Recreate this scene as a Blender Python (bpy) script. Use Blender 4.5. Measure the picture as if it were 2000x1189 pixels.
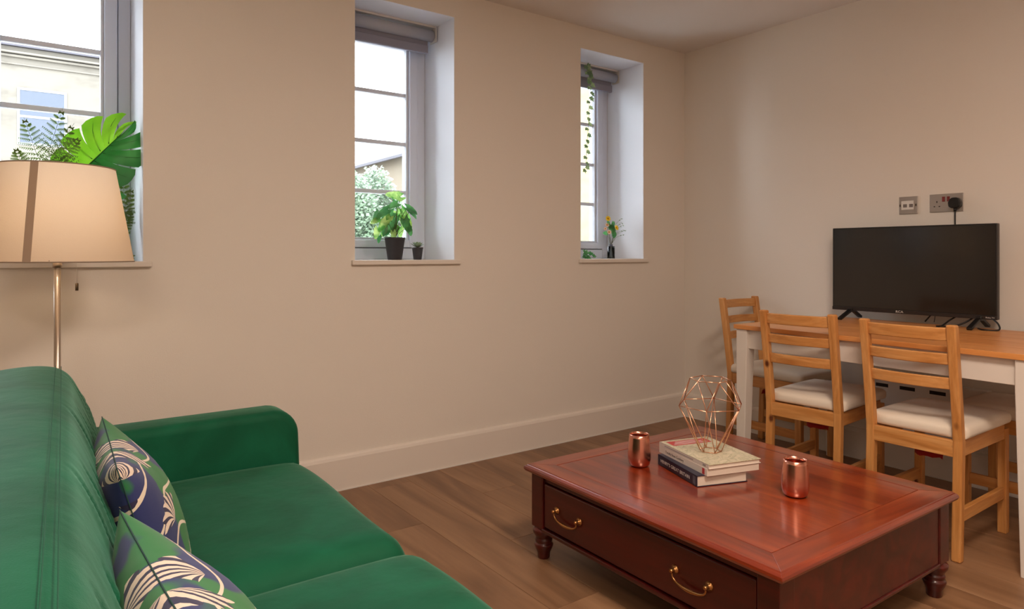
import bpy, bmesh, math, random
from mathutils import Vector, Matrix
import numpy as np
random.seed(7)
PI = math.pi
S = bpy.context.scene
C = S.collection
for o in list(bpy.data.objects):
    bpy.data.objects.remove(o)

# ------------------------------------------------------------------ camera, world, lights, exposure
CAM = (-3.5701, -2.9480, 1.0763)
cd = bpy.data.cameras.new('camera')
cam = bpy.data.objects.new('camera', cd); C.objects.link(cam)
cam.location = CAM
cam.rotation_euler = (PI/2, 0, -math.atan2(1308, 1800))
cd.sensor_width = 36; cd.lens = 1308/2000*36; cd.shift_y = -97.5/2000
cd.clip_start = .02; cd.clip_end = 300
S.camera = cam

W = bpy.data.worlds.new('world'); S.world = W; W.use_nodes = True
bg = W.node_tree.nodes['Background']
bg.inputs[0].default_value = (.86, .91, 1.0, 1); bg.inputs[1].default_value = 14.0

def light(name, kind, loc, rot, energy, col, **kw):
    d = bpy.data.lights.new(name, kind); d.energy = energy; d.color = col
    for k, v in kw.items(): setattr(d, k, v)
    o = bpy.data.objects.new(name, d); C.objects.link(o); o.location = loc; o.rotation_euler = rot
    return o
light('sun', 'SUN', (0, -20, 20), (math.radians(52), 0, math.radians(-32)), .8, (1, .93, .82), angle=.01)
# ceiling lamps of the room (above and behind the camera)
light('ceiling_lamp', 'AREA', (-2.45, -2.75, 2.40), (0, 0, 0), 54, (1, .80, .66), shape='DISK', size=.7)
light('ceiling_lamp', 'AREA', (-4.3, -3.6, 2.40), (0, 0, 0), 36, (1, .80, .66), shape='DISK', size=.7)
for x, w in ((-3.65, .9), (-2.06, .55), (-.66, .53)):      # portals: no light of their own, they guide daylight sampling
    p = light('window_portal', 'AREA', (x, .44, 1.66), (-PI/2, 0, 0), 1, (1, 1, 1), shape='RECTANGLE', size=w, size_y=1.25)
    p.data.cycles.is_portal = True

S.view_settings.view_transform = 'Standard'; S.view_settings.look = 'None'
S.view_settings.gamma = 1; S.view_settings.use_curve_mapping = False
S.view_settings.exposure = 0.0

# ------------------------------------------------------------------ materials
def srgb(r, g, b):
    return tuple((c/255/12.92 if c <= 10.3 else ((c/255+.055)/1.055)**2.4) for c in (r, g, b)) + (1,)
MATS = {}
class NT:
    def __init__(s, name):
        s.m = bpy.data.materials.new(name); s.m.use_nodes = True
        s.t = s.m.node_tree; s.b = s.t.nodes['Principled BSDF']; s.out = s.t.nodes['Material Output']
        MATS[name] = s.m
    def n(s, typ, **kw):
        x = s.t.nodes.new(typ)
        for k, v in kw.items():
            if k in x.inputs: x.inputs[k].default_value = v
            else: setattr(x, k, v)
        return x
    def l(s, a, ao, b, bi): s.t.links.new(a.outputs[ao], b.inputs[bi])
    def coords(s, scale=(1, 1, 1), loc=(0, 0, 0), rot=(0, 0, 0)):
        tc = s.n('ShaderNodeTexCoord'); mp = s.n('ShaderNodeMapping')
        mp.inputs['Scale'].default_value = scale; mp.inputs['Location'].default_value = loc; mp.inputs['Rotation'].default_value = rot
        s.l(tc, 'Object', mp, 'Vector'); return mp
    def ramp(s, stops):
        r = s.n('ShaderNodeValToRGB'); e = r.color_ramp.elements
        while len(e) < len(stops): e.new(.5)
        for i, (p, c) in enumerate(stops): e[i].position = p; e[i].color = c
        return r
def sset(b, **kw):
    names = dict(base='Base Color', rough='Roughness', metal='Metallic', spec='Specular IOR Level', coat='Coat Weight', crough='Coat Roughness', sheen='Sheen Weight', srough='Sheen Roughness', stint='Sheen Tint', trans='Transmission Weight', ior='IOR', sub='Subsurface Weight')
    for k, v in kw.items(): b.inputs[names[k]].default_value = v
def plain(name, col, rough=.5, bump=0, bscale=80, var=0, **kw):
    s = NT(name); sset(s.b, base=col, rough=rough, **kw)
    if bump or var:
        mp = s.coords(); nz = s.n('ShaderNodeTexNoise', Scale=bscale, Detail=4.0); s.l(mp, 0, nz, 'Vector')
        if bump:
            bp = s.n('ShaderNodeBump', Strength=bump, Distance=.002); s.l(nz, 'Fac', bp, 'Height'); s.l(bp, 0, s.b, 'Normal')
        if var:
            n2 = s.n('ShaderNodeTexNoise', Scale=bscale*.06+2, Detail=3.0); s.l(mp, 0, n2, 'Vector')
            c2 = tuple(max(0, c*(1-var)) for c in col[:3])+(1,)
            r = s.ramp([(.35, c2), (.65, col)]); s.l(n2, 'Fac', r, 'Fac'); s.l(r, 0, s.b, 'Base Color')
    return s.m
def wood(name, dark, mid, lite, axis=0, rough=.4, coat=0, knots=0, stretch=14, scale=9, knotcol=None, rand=.0, bump=.06, crough=.1):
    s = NT(name); sset(s.b, rough=rough, coat=coat, crough=crough)
    sc = [scale*1.0]*3; sc[axis] = scale/stretch
    tc = s.n('ShaderNodeTexCoord'); mp = s.n('ShaderNodeMapping'); mp.inputs['Scale'].default_value = sc
    s.l(tc, 'Object', mp, 'Vector')
    oi = s.n('ShaderNodeObjectInfo'); ml = s.n('ShaderNodeMath', operation='MULTIPLY'); ml.inputs[1].default_value = 37
    s.l(oi, 'Random', ml, 0); s.l(ml, 0, mp, 'Location')
    n1 = s.n('ShaderNodeTexNoise', Scale=2.2, Detail=6.0, Distortion=1.2); s.l(mp, 0, n1, 'Vector')
    r = s.ramp([(.28, dark), (.5, mid), (.72, lite)]); s.l(n1, 'Fac', r, 'Fac')
    mp2 = s.n('ShaderNodeMapping'); sc2 = [scale*9]*3; sc2[axis] = scale*.5; mp2.inputs['Scale'].default_value = sc2; s.l(tc, 'Object', mp2, 'Vector')
    n2 = s.n('ShaderNodeTexNoise', Scale=1.6, Detail=3.0); s.l(mp2, 0, n2, 'Vector')
    mx = s.n('ShaderNodeMix', data_type='RGBA', blend_type='MULTIPLY'); mx.inputs[0].default_value = .35
    r2 = s.ramp([(.3, (.55, .5, .45, 1)), (.7, (1, 1, 1, 1))]); s.l(n2, 'Fac', r2, 'Fac')
    s.t.links.new(r.outputs[0], mx.inputs[6]); s.t.links.new(r2.outputs[0], mx.inputs[7])
    last = mx.outputs[2]
    if rand:
        hs = s.n('ShaderNodeHueSaturation'); mr = s.n('ShaderNodeMapRange'); mr.inputs[3].default_value = 1-rand; mr.inputs[4].default_value = 1+rand
        s.l(oi, 'Random', mr, 0); s.l(mr, 0, hs, 'Value'); s.t.links.new(last, hs.inputs['Color']); last = hs.outputs[0]
    if knots:
        mp3 = s.n('ShaderNodeMapping'); sc3 = [knots]*3; sc3[axis] = knots*.6; mp3.inputs['Scale'].default_value = sc3; s.l(tc, 'Object', mp3, 'Vector')
        s.l(ml, 0, mp3, 'Location')
        v = s.n('ShaderNodeTexVoronoi', Scale=1.0); s.l(mp3, 0, v, 'Vector')
        rk = s.ramp([(.05, (1, 1, 1, 1)), (.12, (0, 0, 0, 1))]); s.l(v, 'Distance', rk, 'Fac')
        mk = s.n('ShaderNodeMix', data_type='RGBA'); s.t.links.new(rk.outputs[0], mk.inputs[0]); s.t.links.new(last, mk.inputs[6]); mk.inputs[7].default_value = knotcol
        last = mk.outputs[2]
    s.t.links.new(last, s.b.inputs['Base Color'])
    if bump:
        bp = s.n('ShaderNodeBump', Strength=bump, Distance=.001); s.l(n2, 'Fac', bp, 'Height'); s.l(bp, 0, s.b, 'Normal')
    return s.m

wall_m = plain('wall_paint', srgb(228, 221, 211), .9, bump=.25, bscale=220)
ceil_m = plain('ceiling_paint', srgb(226, 220, 214), .95, bump=.1, bscale=150)
trim_m = plain('trim_paint', srgb(226, 218, 208), .6)
upvc = plain('white_upvc', srgb(212, 220, 236), .35)
reveal_m = plain('reveal_daylight_tint', srgb(236, 240, 248), .85)  # wall paint made whiter and bluer: daylight on the reveals put into the colour
gasket = plain('grey_gasket', srgb(88, 90, 96), .7)
bar_m = plain('glazing_bar', srgb(214, 220, 230), .5)
floor_m = wood('oak_laminate', srgb(114, 82, 56), srgb(142, 106, 76), srgb(160, 123, 91), axis=1, rough=.42, stretch=9, scale=3.2, rand=.045, bump=.05)
pine = wood('pine', srgb(184, 120, 58), srgb(206, 144, 80), srgb(218, 162, 100), axis=2, rough=.42, knots=9, stretch=12, scale=12, knotcol=srgb(92, 42, 14))
pine_y = wood('pine_across', srgb(184, 120, 58), srgb(206, 144, 80), srgb(218, 162, 100), axis=1, rough=.42, knots=9, stretch=12, scale=12, knotcol=srgb(92, 42, 14))
pine_x = wood('pine_along', srgb(184, 120, 58), srgb(206, 144, 80), srgb(218, 162, 100), axis=0, rough=.42, knots=8, stretch=12, scale=12, knotcol=srgb(92, 42, 14))
top_pine = wood('pine_tabletop', srgb(200, 122, 56), srgb(218, 146, 80), srgb(228, 164, 100), axis=1, rough=.33, stretch=11, scale=7)
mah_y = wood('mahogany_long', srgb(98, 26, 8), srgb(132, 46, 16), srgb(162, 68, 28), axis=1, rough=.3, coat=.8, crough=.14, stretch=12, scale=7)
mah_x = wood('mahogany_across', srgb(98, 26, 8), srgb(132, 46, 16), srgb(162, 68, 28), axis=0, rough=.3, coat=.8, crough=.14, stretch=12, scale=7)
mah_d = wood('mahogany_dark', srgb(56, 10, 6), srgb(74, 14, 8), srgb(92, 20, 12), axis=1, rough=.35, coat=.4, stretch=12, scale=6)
white_paint = plain('white_painted_wood', srgb(222, 214, 204), .5, bump=.05)
cream_fab = plain('cream_cotton', srgb(228, 216, 198), .95, bump=.4, bscale=500, sheen=.3)
black_pl = plain('black_plastic', srgb(18, 17, 17), .35)
cable_m = plain('black_cable', srgb(14, 12, 12), .5)
screen_m = plain('tv_screen', srgb(16, 12, 10), .22, spec=.5, coat=.5, crough=.12)
steel = plain('brushed_steel', srgb(176, 168, 160), .38, metal=.65)
white_pl = plain('white_plastic', srgb(220, 216, 210), .4)
red_pl = plain('red_rocker', srgb(120, 44, 44), .4)
dark_slot = plain('dark_slot', srgb(30, 20, 16), .8)
red_fab = plain('red_label', srgb(170, 26, 22), .8)
copper = plain('copper', srgb(220, 152, 130), .24, metal=1.0, bump=.06, bscale=30)
copper_w = plain('copper_wire', srgb(232, 180, 146), .3, metal=1.0)
brass = plain('brass', srgb(190, 140, 88), .32, metal=1.0)
lamp_metal = plain('nickel_pole', srgb(186, 172, 156), .3, metal=.9)
pot_m = plain('black_plant_pot', srgb(48, 46, 50), .55)
soil_m = plain('soil', srgb(50, 34, 22), .95, bump=1, bscale=60)
blind_m = plain('grey_blind', srgb(138, 138, 152), .8)
blind2_m = plain('grey_cassette', srgb(168, 170, 178), .6)
paper = plain('book_paper', srgb(214, 200, 184), .9, bump=.3, bscale=300)
navy = plain('navy_cover', srgb(34, 32, 52), .35)
white_cov = plain('white_cover', srgb(220, 208, 196), .4)
print_w = plain('white_print', srgb(220, 214, 208), .6)
print_k = plain('black_print', srgb(60, 54, 50), .6)
print_r = plain('red_print', srgb(186, 60, 60), .5)

def velvet():
    s = NT('green_velvet'); sset(s.b, rough=.7, sheen=.8, srough=.28, spec=.2)
    s.b.inputs['Sheen Tint'].default_value = srgb(140, 190, 170)
    mp = s.coords(); n1 = s.n('ShaderNodeTexNoise', Scale=5.0, Detail=4.0, Distortion=.8); s.l(mp, 0, n1, 'Vector')
    r = s.ramp([(.3, srgb(5, 72, 46)), (.7, srgb(14, 96, 66))]); s.l(n1, 'Fac', r, 'Fac'); s.l(r, 0, s.b, 'Base Color')
    n2 = s.n('ShaderNodeTexNoise', Scale=400.0); s.l(mp, 0, n2, 'Vector')
    b1 = s.n('ShaderNodeBump', Strength=.12, Distance=.002); s.l(n2, 'Fac', b1, 'Height')
    n3 = s.n('ShaderNodeTexNoise', Scale=9.0, Detail=3.0); s.l(mp, 0, n3, 'Vector')
    b2 = s.n('ShaderNodeBump', Strength=.35, Distance=.01); s.l(n3, 'Fac', b2, 'Height'); s.l(b1, 0, b2, 'Normal'); s.l(b2, 0, s.b, 'Normal')
    return s.m
velvet_m = velvet()

def cushion_print():
    """palm print: green ground, navy patches, cream fans with dark ribs, cream stems; fixed in the cushion's own surface"""
    s = NT('palm_print_cotton'); sset(s.b, rough=.7, sheen=.15)
    def M(op, a, b=None, c=None):
        x = s.n('ShaderNodeMath', operation=op)
        for i, v in enumerate((a, b, c)):
            if v is None: continue
            if isinstance(v, (int, float)): x.inputs[i].default_value = v
            else: s.t.links.new(v, x.inputs[i])
        return x.outputs[0]
    mp = s.coords((1.2, 1.2, 1.2), (.41, .33, .2))
    nz = s.n('ShaderNodeTexNoise', Scale=6.0, Detail=2.0); s.l(mp, 0, nz, 'Vector')
    rb = s.ramp([(.50, srgb(28, 112, 48)), (.535, srgb(32, 42, 96))]); s.l(nz, 'Fac', rb, 'Fac')
    # voronoi cells in the cushion's u/v plane; fans grow from each cell centre
    sep0 = s.n('ShaderNodeSeparateXYZ'); s.l(mp, 0, sep0, 0)
    wn = s.n('ShaderNodeTexNoise', Scale=9.0, Detail=1.0); s.l(mp, 0, wn, 'Vector')
    cb = s.n('ShaderNodeCombineXYZ')
    s.t.links.new(M('ADD', sep0.outputs[0], M('MULTIPLY', M('SUBTRACT', wn.outputs['Fac'], .5), .012)), cb.inputs[0])
    s.t.links.new(M('ADD', sep0.outputs[1], M('MULTIPLY', M('SUBTRACT', wn.outputs['Fac'], .5), .016)), cb.inputs[1])
    SC = 8.5
    v = s.n('ShaderNodeTexVoronoi', voronoi_dimensions='2D'); v.inputs['Scale'].default_value = SC; v.inputs['Randomness'].default_value = .75
    s.l(cb, 0, v, 'Vector')
    sub = s.n('ShaderNodeVectorMath', operation='SUBTRACT'); s.l(cb, 0, sub, 0); s.l(v, 'Position', sub, 1)
    sp = s.n('ShaderNodeSeparateXYZ'); s.l(sub, 0, sp, 0)
    sc = s.n('ShaderNodeSeparateColor'); s.l(v, 'Color', sc, 0)
    ang = M('ARCTAN2', sp.outputs[1], sp.outputs[0])
    a2 = M('ADD', ang, M('MULTIPLY', sc.outputs[0], 6.28))
    a2 = M('WRAP', a2, PI, -PI)
    dist = M('SQRT', M('ADD', M('MULTIPLY', sp.outputs[0], sp.outputs[0]), M('MULTIPLY', sp.outputs[1], sp.outputs[1])))
    curl = M('ADD', a2, M('MULTIPLY', dist, 9.0))
    half = M('LESS_THAN', M('ABSOLUTE', a2), 1.25)
    rim = M('LESS_THAN', dist, M('ADD', .052, M('MULTIPLY', M('ABSOLUTE', M('SINE', M('MULTIPLY', curl, 6.5))), .012)))
    fan = M('MULTIPLY', half, rim)
    rib = M('GREATER_THAN', M('SINE', M('MULTIPLY', curl, 13.0)), .25)
    fanc = s.n('ShaderNodeMix', data_type='RGBA'); s.t.links.new(rib, fanc.inputs[0])
    fanc.inputs[6].default_value = srgb(226, 206, 186); fanc.inputs[7].default_value = srgb(36, 30, 66)
    m1 = s.n('ShaderNodeMix', data_type='RGBA'); s.t.links.new(fan, m1.inputs[0]); s.l(rb, 0, m1, 6); s.t.links.new(fanc.outputs[2], m1.inputs[7])
    # cream stems
    wv = s.n('ShaderNodeTexWave', wave_type='RINGS'); wv.inputs['Scale'].default_value = 3.4; wv.inputs['Distortion'].default_value = 5; wv.inputs['Detail'].default_value = 1; wv.inputs['Detail Scale'].default_value = 1.6
    s.l(mp, 0, wv, 'Vector')
    stem = M('MULTIPLY', M('GREATER_THAN', wv.outputs['Fac'], .982), M('SUBTRACT', 1, fan))
    m2 = s.n('ShaderNodeMix', data_type='RGBA'); s.t.links.new(stem, m2.inputs[0]); s.t.links.new(m1.outputs[2], m2.inputs[6]); m2.inputs[7].default_value = srgb(220, 204, 182)
    s.t.links.new(m2.outputs[2], s.b.inputs['Base Color'])
    n3 = s.n('ShaderNodeTexNoise', Scale=7.0, Detail=2.0); s.l(mp, 0, n3, 'Vector')
    bp = s.n('ShaderNodeBump', Strength=.5, Distance=.015); s.l(n3, 'Fac', bp, 'Height'); s.l(bp, 0, s.b, 'Normal')
    return s.m
print_m = cushion_print()

def translucent(name, col, tcol, mix=.5, weave=0, rough=.8):
    s = NT(name); t = s.t
    d = s.n('ShaderNodeBsdfDiffuse', Color=col); tr = s.n('ShaderNodeBsdfTranslucent', Color=tcol)
    mx = s.n('ShaderNodeMixShader', Fac=mix); t.links.new(d.outputs[0], mx.inputs[1]); t.links.new(tr.outputs[0], mx.inputs[2])
    t.links.new(mx.outputs[0], s.out.inputs[0])
    if weave:
        mp = s.coords(); nz = s.n('ShaderNodeTexNoise', Scale=weave, Detail=2.0); s.l(mp, 0, nz, 'Vector')
        bp = s.n('ShaderNodeBump', Strength=.3, Distance=.001); s.l(nz, 'Fac', bp, 'Height'); s.l(bp, 0, d, 'Normal')
    return s.m
shade_m = translucent('linen_shade', srgb(222, 205, 186), srgb(232, 212, 188), .42, weave=300)
seam_m = translucent('linen_seam', srgb(176, 158, 142), srgb(168, 146, 122), .36)

def leafmat(name, c1, c2, tl=.45, vein=None, scale=8):
    s = NT(name); t = s.t
    mp = s.coords(); nz = s.n('ShaderNodeTexNoise', Scale=scale, Detail=3.0); s.l(mp, 0, nz, 'Vector')
    r = s.ramp([(.38, c1), (.62, c2)]); s.l(nz, 'Fac', r, 'Fac')
    sset(s.b, rough=.38); s.l(r, 0, s.b, 'Base Color')
    tr = s.n('ShaderNodeBsdfTranslucent'); s.l(r, 0, tr, 'Color')
    mx = s.n('ShaderNodeMixShader', Fac=tl); t.links.new(s.b.outputs[0], mx.inputs[1]); t.links.new(tr.outputs[0], mx.inputs[2]); t.links.new(mx.outputs[0], s.out.inputs[0])
    return s.m
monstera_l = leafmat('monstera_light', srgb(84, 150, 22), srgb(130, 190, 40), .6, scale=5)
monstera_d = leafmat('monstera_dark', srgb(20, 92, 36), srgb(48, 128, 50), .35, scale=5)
vein_m = plain('leaf_vein', srgb(30, 96, 20), .5)
fern_m = leafmat('fern_green', srgb(66, 96, 36), srgb(98, 128, 56), .35)
vari_m = leafmat('variegated_leaf', srgb(84, 160, 70), srgb(200, 232, 140), .5, scale=28)
green_m = leafmat('mid_green_leaf', srgb(58, 122, 70), srgb(96, 160, 96), .4, scale=20)
ivy_m = leafmat('ivy_leaf', srgb(96, 122, 84), srgb(150, 168, 120), .3, scale=30)
stem_m = plain('plant_stem', srgb(70, 74, 30), .6)
succ_m = plain('succulent', srgb(140, 164, 138), .6)
yellow_m = plain('yellow_petal', srgb(255, 222, 30), .6)
orange_m = plain('flower_centre', srgb(200, 140, 10), .7)
pink_m = plain('pink_petal', srgb(246, 216, 204), .7)
purple_m = leafmat('dusky_leaf', srgb(40, 74, 52), srgb(96, 96, 130), .3, scale=6)
smoke = plain('smoky_glass', srgb(112, 118, 138), .15, trans=.15, ior=1.45)

def glassy(name, tint=(1, 1, 1, 1), refl=.06):
    s = NT(name); t = s.t
    a = s.n('ShaderNodeBsdfTransparent', Color=tint); g = s.n('ShaderNodeBsdfGlossy', Roughness=.02)
    f = s.n('ShaderNodeFresnel', IOR=1.35); mx = s.n('ShaderNodeMixShader'); t.links.new(f.outputs[0], mx.inputs[0])
    t.links.new(a.outputs[0], mx.inputs[1]); t.links.new(g.outputs[0], mx.inputs[2]); t.links.new(mx.outputs[0], s.out.inputs[0])
    return s.m
glass_m = glassy('window_glass', (.97, .985, .98, 1))
jar_glass = glassy('clear_glass', (.93, .96, .9, 1))

def map_cover():
    s = NT('map_cover'); sset(s.b, rough=.35)
    mp = s.coords(); nz = s.n('ShaderNodeTexNoise', Scale=26.0, Detail=5.0, Distortion=2.0); s.l(mp, 0, nz, 'Vector')
    r = s.ramp([(.40, srgb(206, 196, 170)), (.49, srgb(186, 182, 150)), (.5, srgb(120, 112, 88)), (.515, srgb(196, 190, 160)), (.7, srgb(216, 204, 180))])
    s.l(nz, 'Fac', r, 'Fac'); s.l(r, 0, s.b, 'Base Color'); return s.m
map_m = map_cover()
def facade(name, c1, c2, scale=.8):
    s = NT(name); sset(s.b, rough=.9)
    mp = s.coords((1, 1, 2.2)); nz = s.n('ShaderNodeTexNoise', Scale=scale, Detail=8.0, Roughness=.7); s.l(mp, 0, nz, 'Vector')
    r = s.ramp([(.32, c1), (.5, c2)]); s.l(nz, 'Fac', r, 'Fac'); s.l(r, 0, s.b, 'Base Color'); return s.m
fac1 = facade('cream_render', srgb(78, 73, 65), srgb(96, 91, 82))
fac2 = facade('buff_render', srgb(94, 83, 66), srgb(99, 89, 73))
fac3 = facade('yellow_render', srgb(118, 110, 70), srgb(124, 117, 84), 1.5)
roof_m = plain('grey_slate', srgb(62, 60, 66), .8, bump=.5, bscale=6)
ground_m = plain('concrete_paving', srgb(186, 184, 180), .9, bump=.5, bscale=20)
tree_m = leafmat('tree_leaves', srgb(102, 122, 98), srgb(118, 134, 112), .4, scale=2)
bush_m = leafmat('bush_leaves', srgb(104, 116, 56), srgb(120, 128, 76), .4, scale=2)
bark_m = plain('bark', srgb(96, 84, 70), .9, bump=1, bscale=15)
ext_glass = plain('far_glass', srgb(44, 52, 64), .15)
far_frame = plain('far_frame', srgb(110, 110, 112), .6)
curtain_m = plain('far_curtain', srgb(64, 70, 80), .8)

# ------------------------------------------------------------------ mesh helpers
class MB:
    """collects shapes into one mesh"""
    def __init__(s): s.v = []; s.f = []; s.sm = []
    def add(s, vs, fs, smooth=False, M=None):
        k = len(s.v)
        for p in vs:
            p = Vector(p)
            s.v.append(tuple(M @ p) if M is not None else tuple(p))
        for f in fs: s.f.append(tuple(i+k for i in f)); s.sm.append(smooth)
        return s
    def box(s, x0, x1, y0, y1, z0, z1, M=None):
        vs = [(x, y, z) for x in (x0, x1) for y in (y0, y1) for z in (z0, z1)]
        return s.add(vs, [(0, 1, 3, 2), (4, 6, 7, 5), (0, 4, 5, 1), (2, 3, 7, 6), (0, 2, 6, 4), (1, 5, 7, 3)], M=M)
    def bar(s, p0, p1, w, h, up=(0, 0, 1), w2=None, h2=None):
        p0 = Vector(p0); p1 = Vector(p1); d = (p1-p0).normalized(); u = Vector(up)
        a = d.cross(u).normalized(); b = a.cross(d).normalized()
        w2 = w if w2 is None else w2; h2 = h if h2 is None else h2
        vs = []
        for p, ww, hh in ((p0, w, h), (p1, w2, h2)):
            for i, j in ((-1, -1), (1, -1), (1, 1), (-1, 1)): vs.append(p + a*ww/2*i + b*hh/2*j)
        return s.add(vs, [(0, 3, 2, 1), (4, 5, 6, 7), (0, 1, 5, 4), (1, 2, 6, 5), (2, 3, 7, 6), (3, 0, 4, 7)])
    def tube(s, pts, r, n=8, smooth=True, cap=True):
        pts = [Vector(p) for p in pts]; rs = r if isinstance(r, (list, tuple)) else [r]*len(pts)
        k = len(s.v); d0 = (pts[1]-pts[0]).normalized()
        a = d0.orthogonal().normalized()
        vs = []
        for i, p in enumerate(pts):
            d = (pts[min(i+1, len(pts)-1)]-pts[max(i-1, 0)]).normalized()
            a = (a - d*a.dot(d)).normalized(); b = d.cross(a)
            for j in range(n):
                t = 2*PI*j/n; vs.append(p + (a*math.cos(t)+b*math.sin(t))*rs[i])
        fs = [(i*n+j, i*n+(j+1) % n, (i+1)*n+(j+1) % n, (i+1)*n+j) for i in range(len(pts)-1) for j in range(n)]
        s.add(vs, fs, smooth)
        if cap:
            s.add([vs[j] for j in range(n)], [tuple(range(n))[::-1]]); s.add([vs[-n+j] for j in range(n)], [tuple(range(n))])
        return s
    def lathe(s, prof, n=32, c=(0, 0), smooth=True, M=None, capb=True, capt=True):
        vs = [(c[0]+r*math.cos(2*PI*j/n), c[1]+r*math.sin(2*PI*j/n), z) for r, z in prof for j in range(n)]
        fs = [(i*n+j, i*n+(j+1) % n, (i+1)*n+(j+1) % n, (i+1)*n+j) for i in range(len(prof)-1) for j in range(n)]
        s.add(vs, fs, smooth, M)
        if capb and prof[0][0] > 1e-5: s.add(vs[:n], [tuple(range(n))[::-1]], False, M)
        if capt and prof[-1][0] > 1e-5: s.add(vs[-n:], [tuple(range(n))], False, M)
        return s
    def prism(s, poly, z0, z1, M=None):
        n = len(poly); vs = [(x, y, z0) for x, y in poly]+[(x, y, z1) for x, y in poly]
        return s.add(vs, [tuple(range(n))[::-1], tuple(range(n, 2*n))]+[(i, (i+1) % n, n+(i+1) % n, n+i) for i in range(n)], M=M)
    def build(s, name, mat, parent=None, bevel=0, seg=2, weld=True, normals=True, smooth_all=False):
        me = bpy.data.meshes.new(name); me.from_pydata([tuple(v) for v in s.v], [], s.f)
        me.polygons.foreach_set('use_smooth', [True]*len(s.f) if smooth_all else s.sm)
        bm = bmesh.new(); bm.from_mesh(me)
        if weld: bmesh.ops.remove_doubles(bm, verts=bm.verts, dist=1e-5)
        if normals: bmesh.ops.recalc_face_normals(bm, faces=bm.faces)
        bm.to_mesh(me); bm.free()
        for m in (mat if isinstance(mat, list) else [mat]): me.materials.append(m)
        o = bpy.data.objects.new(name, me); C.objects.link(o)
        if parent: o.parent = parent
        if bevel:
            b = o.modifiers.new('bevel', 'BEVEL'); b.width = bevel; b.segments = seg; b.limit_method = 'ANGLE'; b.angle_limit = math.radians(35); b.harden_normals = False
        return o
def tag(o, label=None, cat=None, group=None, kind=None):
    if label: o['label'] = label
    if cat: o['category'] = cat
    if group: o['group'] = group
    if kind: o['kind'] = kind
    return o
def empty(name, loc=(0, 0, 0), rz=0, label=None, cat=None, group=None, kind=None):
    o = bpy.data.objects.new(name, None); C.objects.link(o); o.location = loc; o.rotation_euler = (0, 0, rz); o.empty_display_size = .05
    return tag(o, label, cat, group, kind)
def copy_tree(o, parent=None):
    c = o.copy(); C.objects.link(c)
    if parent: c.parent = parent
    for ch in [x for x in bpy.data.objects if x.parent == o]: copy_tree(ch, c)
    return c
def text(body, size, name, mat, parent, M, sx=1.0, extrude=.0001):
    cu = bpy.data.curves.new('txt', 'FONT'); cu.body = body; cu.size = size; cu.extrude = extrude; cu.align_x = 'CENTER'; cu.align_y = 'CENTER'; cu.resolution_u = 2
    t = bpy.data.objects.new('txt', cu); C.objects.link(t)
    me = bpy.data.meshes.new_from_object(t.evaluated_get(bpy.context.evaluated_depsgraph_get()))
    bpy.data.objects.remove(t)
    me.transform(M @ Matrix.Diagonal((sx, 1, 1, 1))); me.materials.clear(); me.materials.append(mat)
    o = bpy.data.objects.new(name, me); C.objects.link(o); o.parent = parent
    return o
def frame3(o, x, y, z):
    """matrix whose columns are x, y, z axes at origin o"""
    m = Matrix.Identity(4)
    for i, a in enumerate((x, y, z)):
        a = Vector(a).normalized()
        for j in range(3): m[j][i] = a[j]
    m.translation = Vector(o); return m
def rbox(sx, sy, sz, r, n=10, puff=0, crown=0):
    """rounded box centred at 0 whose top (and bottom by puff) swells; returns verts, faces"""
    vs, fs = [], []
    idx = {}
    def vert(p):
        k = tuple(round(c, 5) for c in p)
        if k not in idx: idx[k] = len(vs); vs.append(Vector(p))
        return idx[k]
    h = Vector((sx/2, sy/2, sz/2))
    def grid(a):
        # denser near the rims
        t = -1+2*a/n; return math.copysign(abs(t)**.75, t)
    for ax in range(3):
        for sg in (-1, 1):
            for i in range(n):
                for j in range(n):
                    q = []
                    for di, dj in ((0, 0), (1, 0), (1, 1), (0, 1)):
                        p = [0, 0, 0]; p[ax] = sg; p[(ax+1) % 3] = grid(i+di); p[(ax+2) % 3] = grid(j+dj); q.append(vert(p))
                    fs.append(tuple(q) if sg > 0 else tuple(q[::-1]))
    out = []
    for p in vs:
        w = Vector((p[0]*h[0], p[1]*h[1], p[2]*h[2]))
        c = Vector(tuple(max(-h[k]+r, min(h[k]-r, w[k])) for k in range(3)))
        d = w-c
        q = c + (d.normalized()*r if d.length > 1e-9 else d)
        e = (1-(q[0]/h[0])**2)*(1-(q[1]/h[1])**2)
        e = max(0, e)
        q[2] += (crown if q[2] > 0 else -puff)*e**.6
        out.append(q)
    return out, fs

# ------------------------------------------------------------------ the room
X0, Y0, ZC = -5.3, -4.6, 2.42
WINS = [(-4.15, -3.199, .37), (-2.331, -1.792, .31), (-.929, -.395, .325)]     # openings in the window wall
ZS, ZT = 1.05, 2.292
WD = .42
def wall_with_openings():
    b = MB(); xs = X0-.2
    for x0, x1, d in WINS:
        b.box(xs, x0, 0, WD, -.1, ZC+.1); b.box(x0, x1, 0, WD, -.1, ZS-.022); b.box(x0, x1, 0, WD, ZT, ZC+.1); xs = x1
    b.box(xs, .2, 0, WD, -.1, ZC+.1)
    return b.build('wall_back', wall_m, weld=False)
tag(wall_with_openings(), kind='structure')
tag(MB().box(0, .2, Y0-.2, 0, -.1, ZC+.1).build('wall_right', wall_m), kind='structure')
tag(MB().box(X0-.2, 0, Y0-.2, Y0, -.1, ZC+.1).build('wall_front', wall_m), kind='structure')
tag(MB().box(X0-.2, X0, Y0, 0, -.1, ZC+.1).build('wall_left', wall_m), kind='structure')
tag(MB().box(X0-.2, .2, Y0-.2, WD, ZC, ZC+.25).build('ceiling', ceil_m), kind='structure')
fl = MB().box(X0-.2, .2, Y0-.2, WD, -.12, -.012).build('floor', dark_slot); tag(fl, kind='structure')
PW, PL = .19, 1.29
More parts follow.
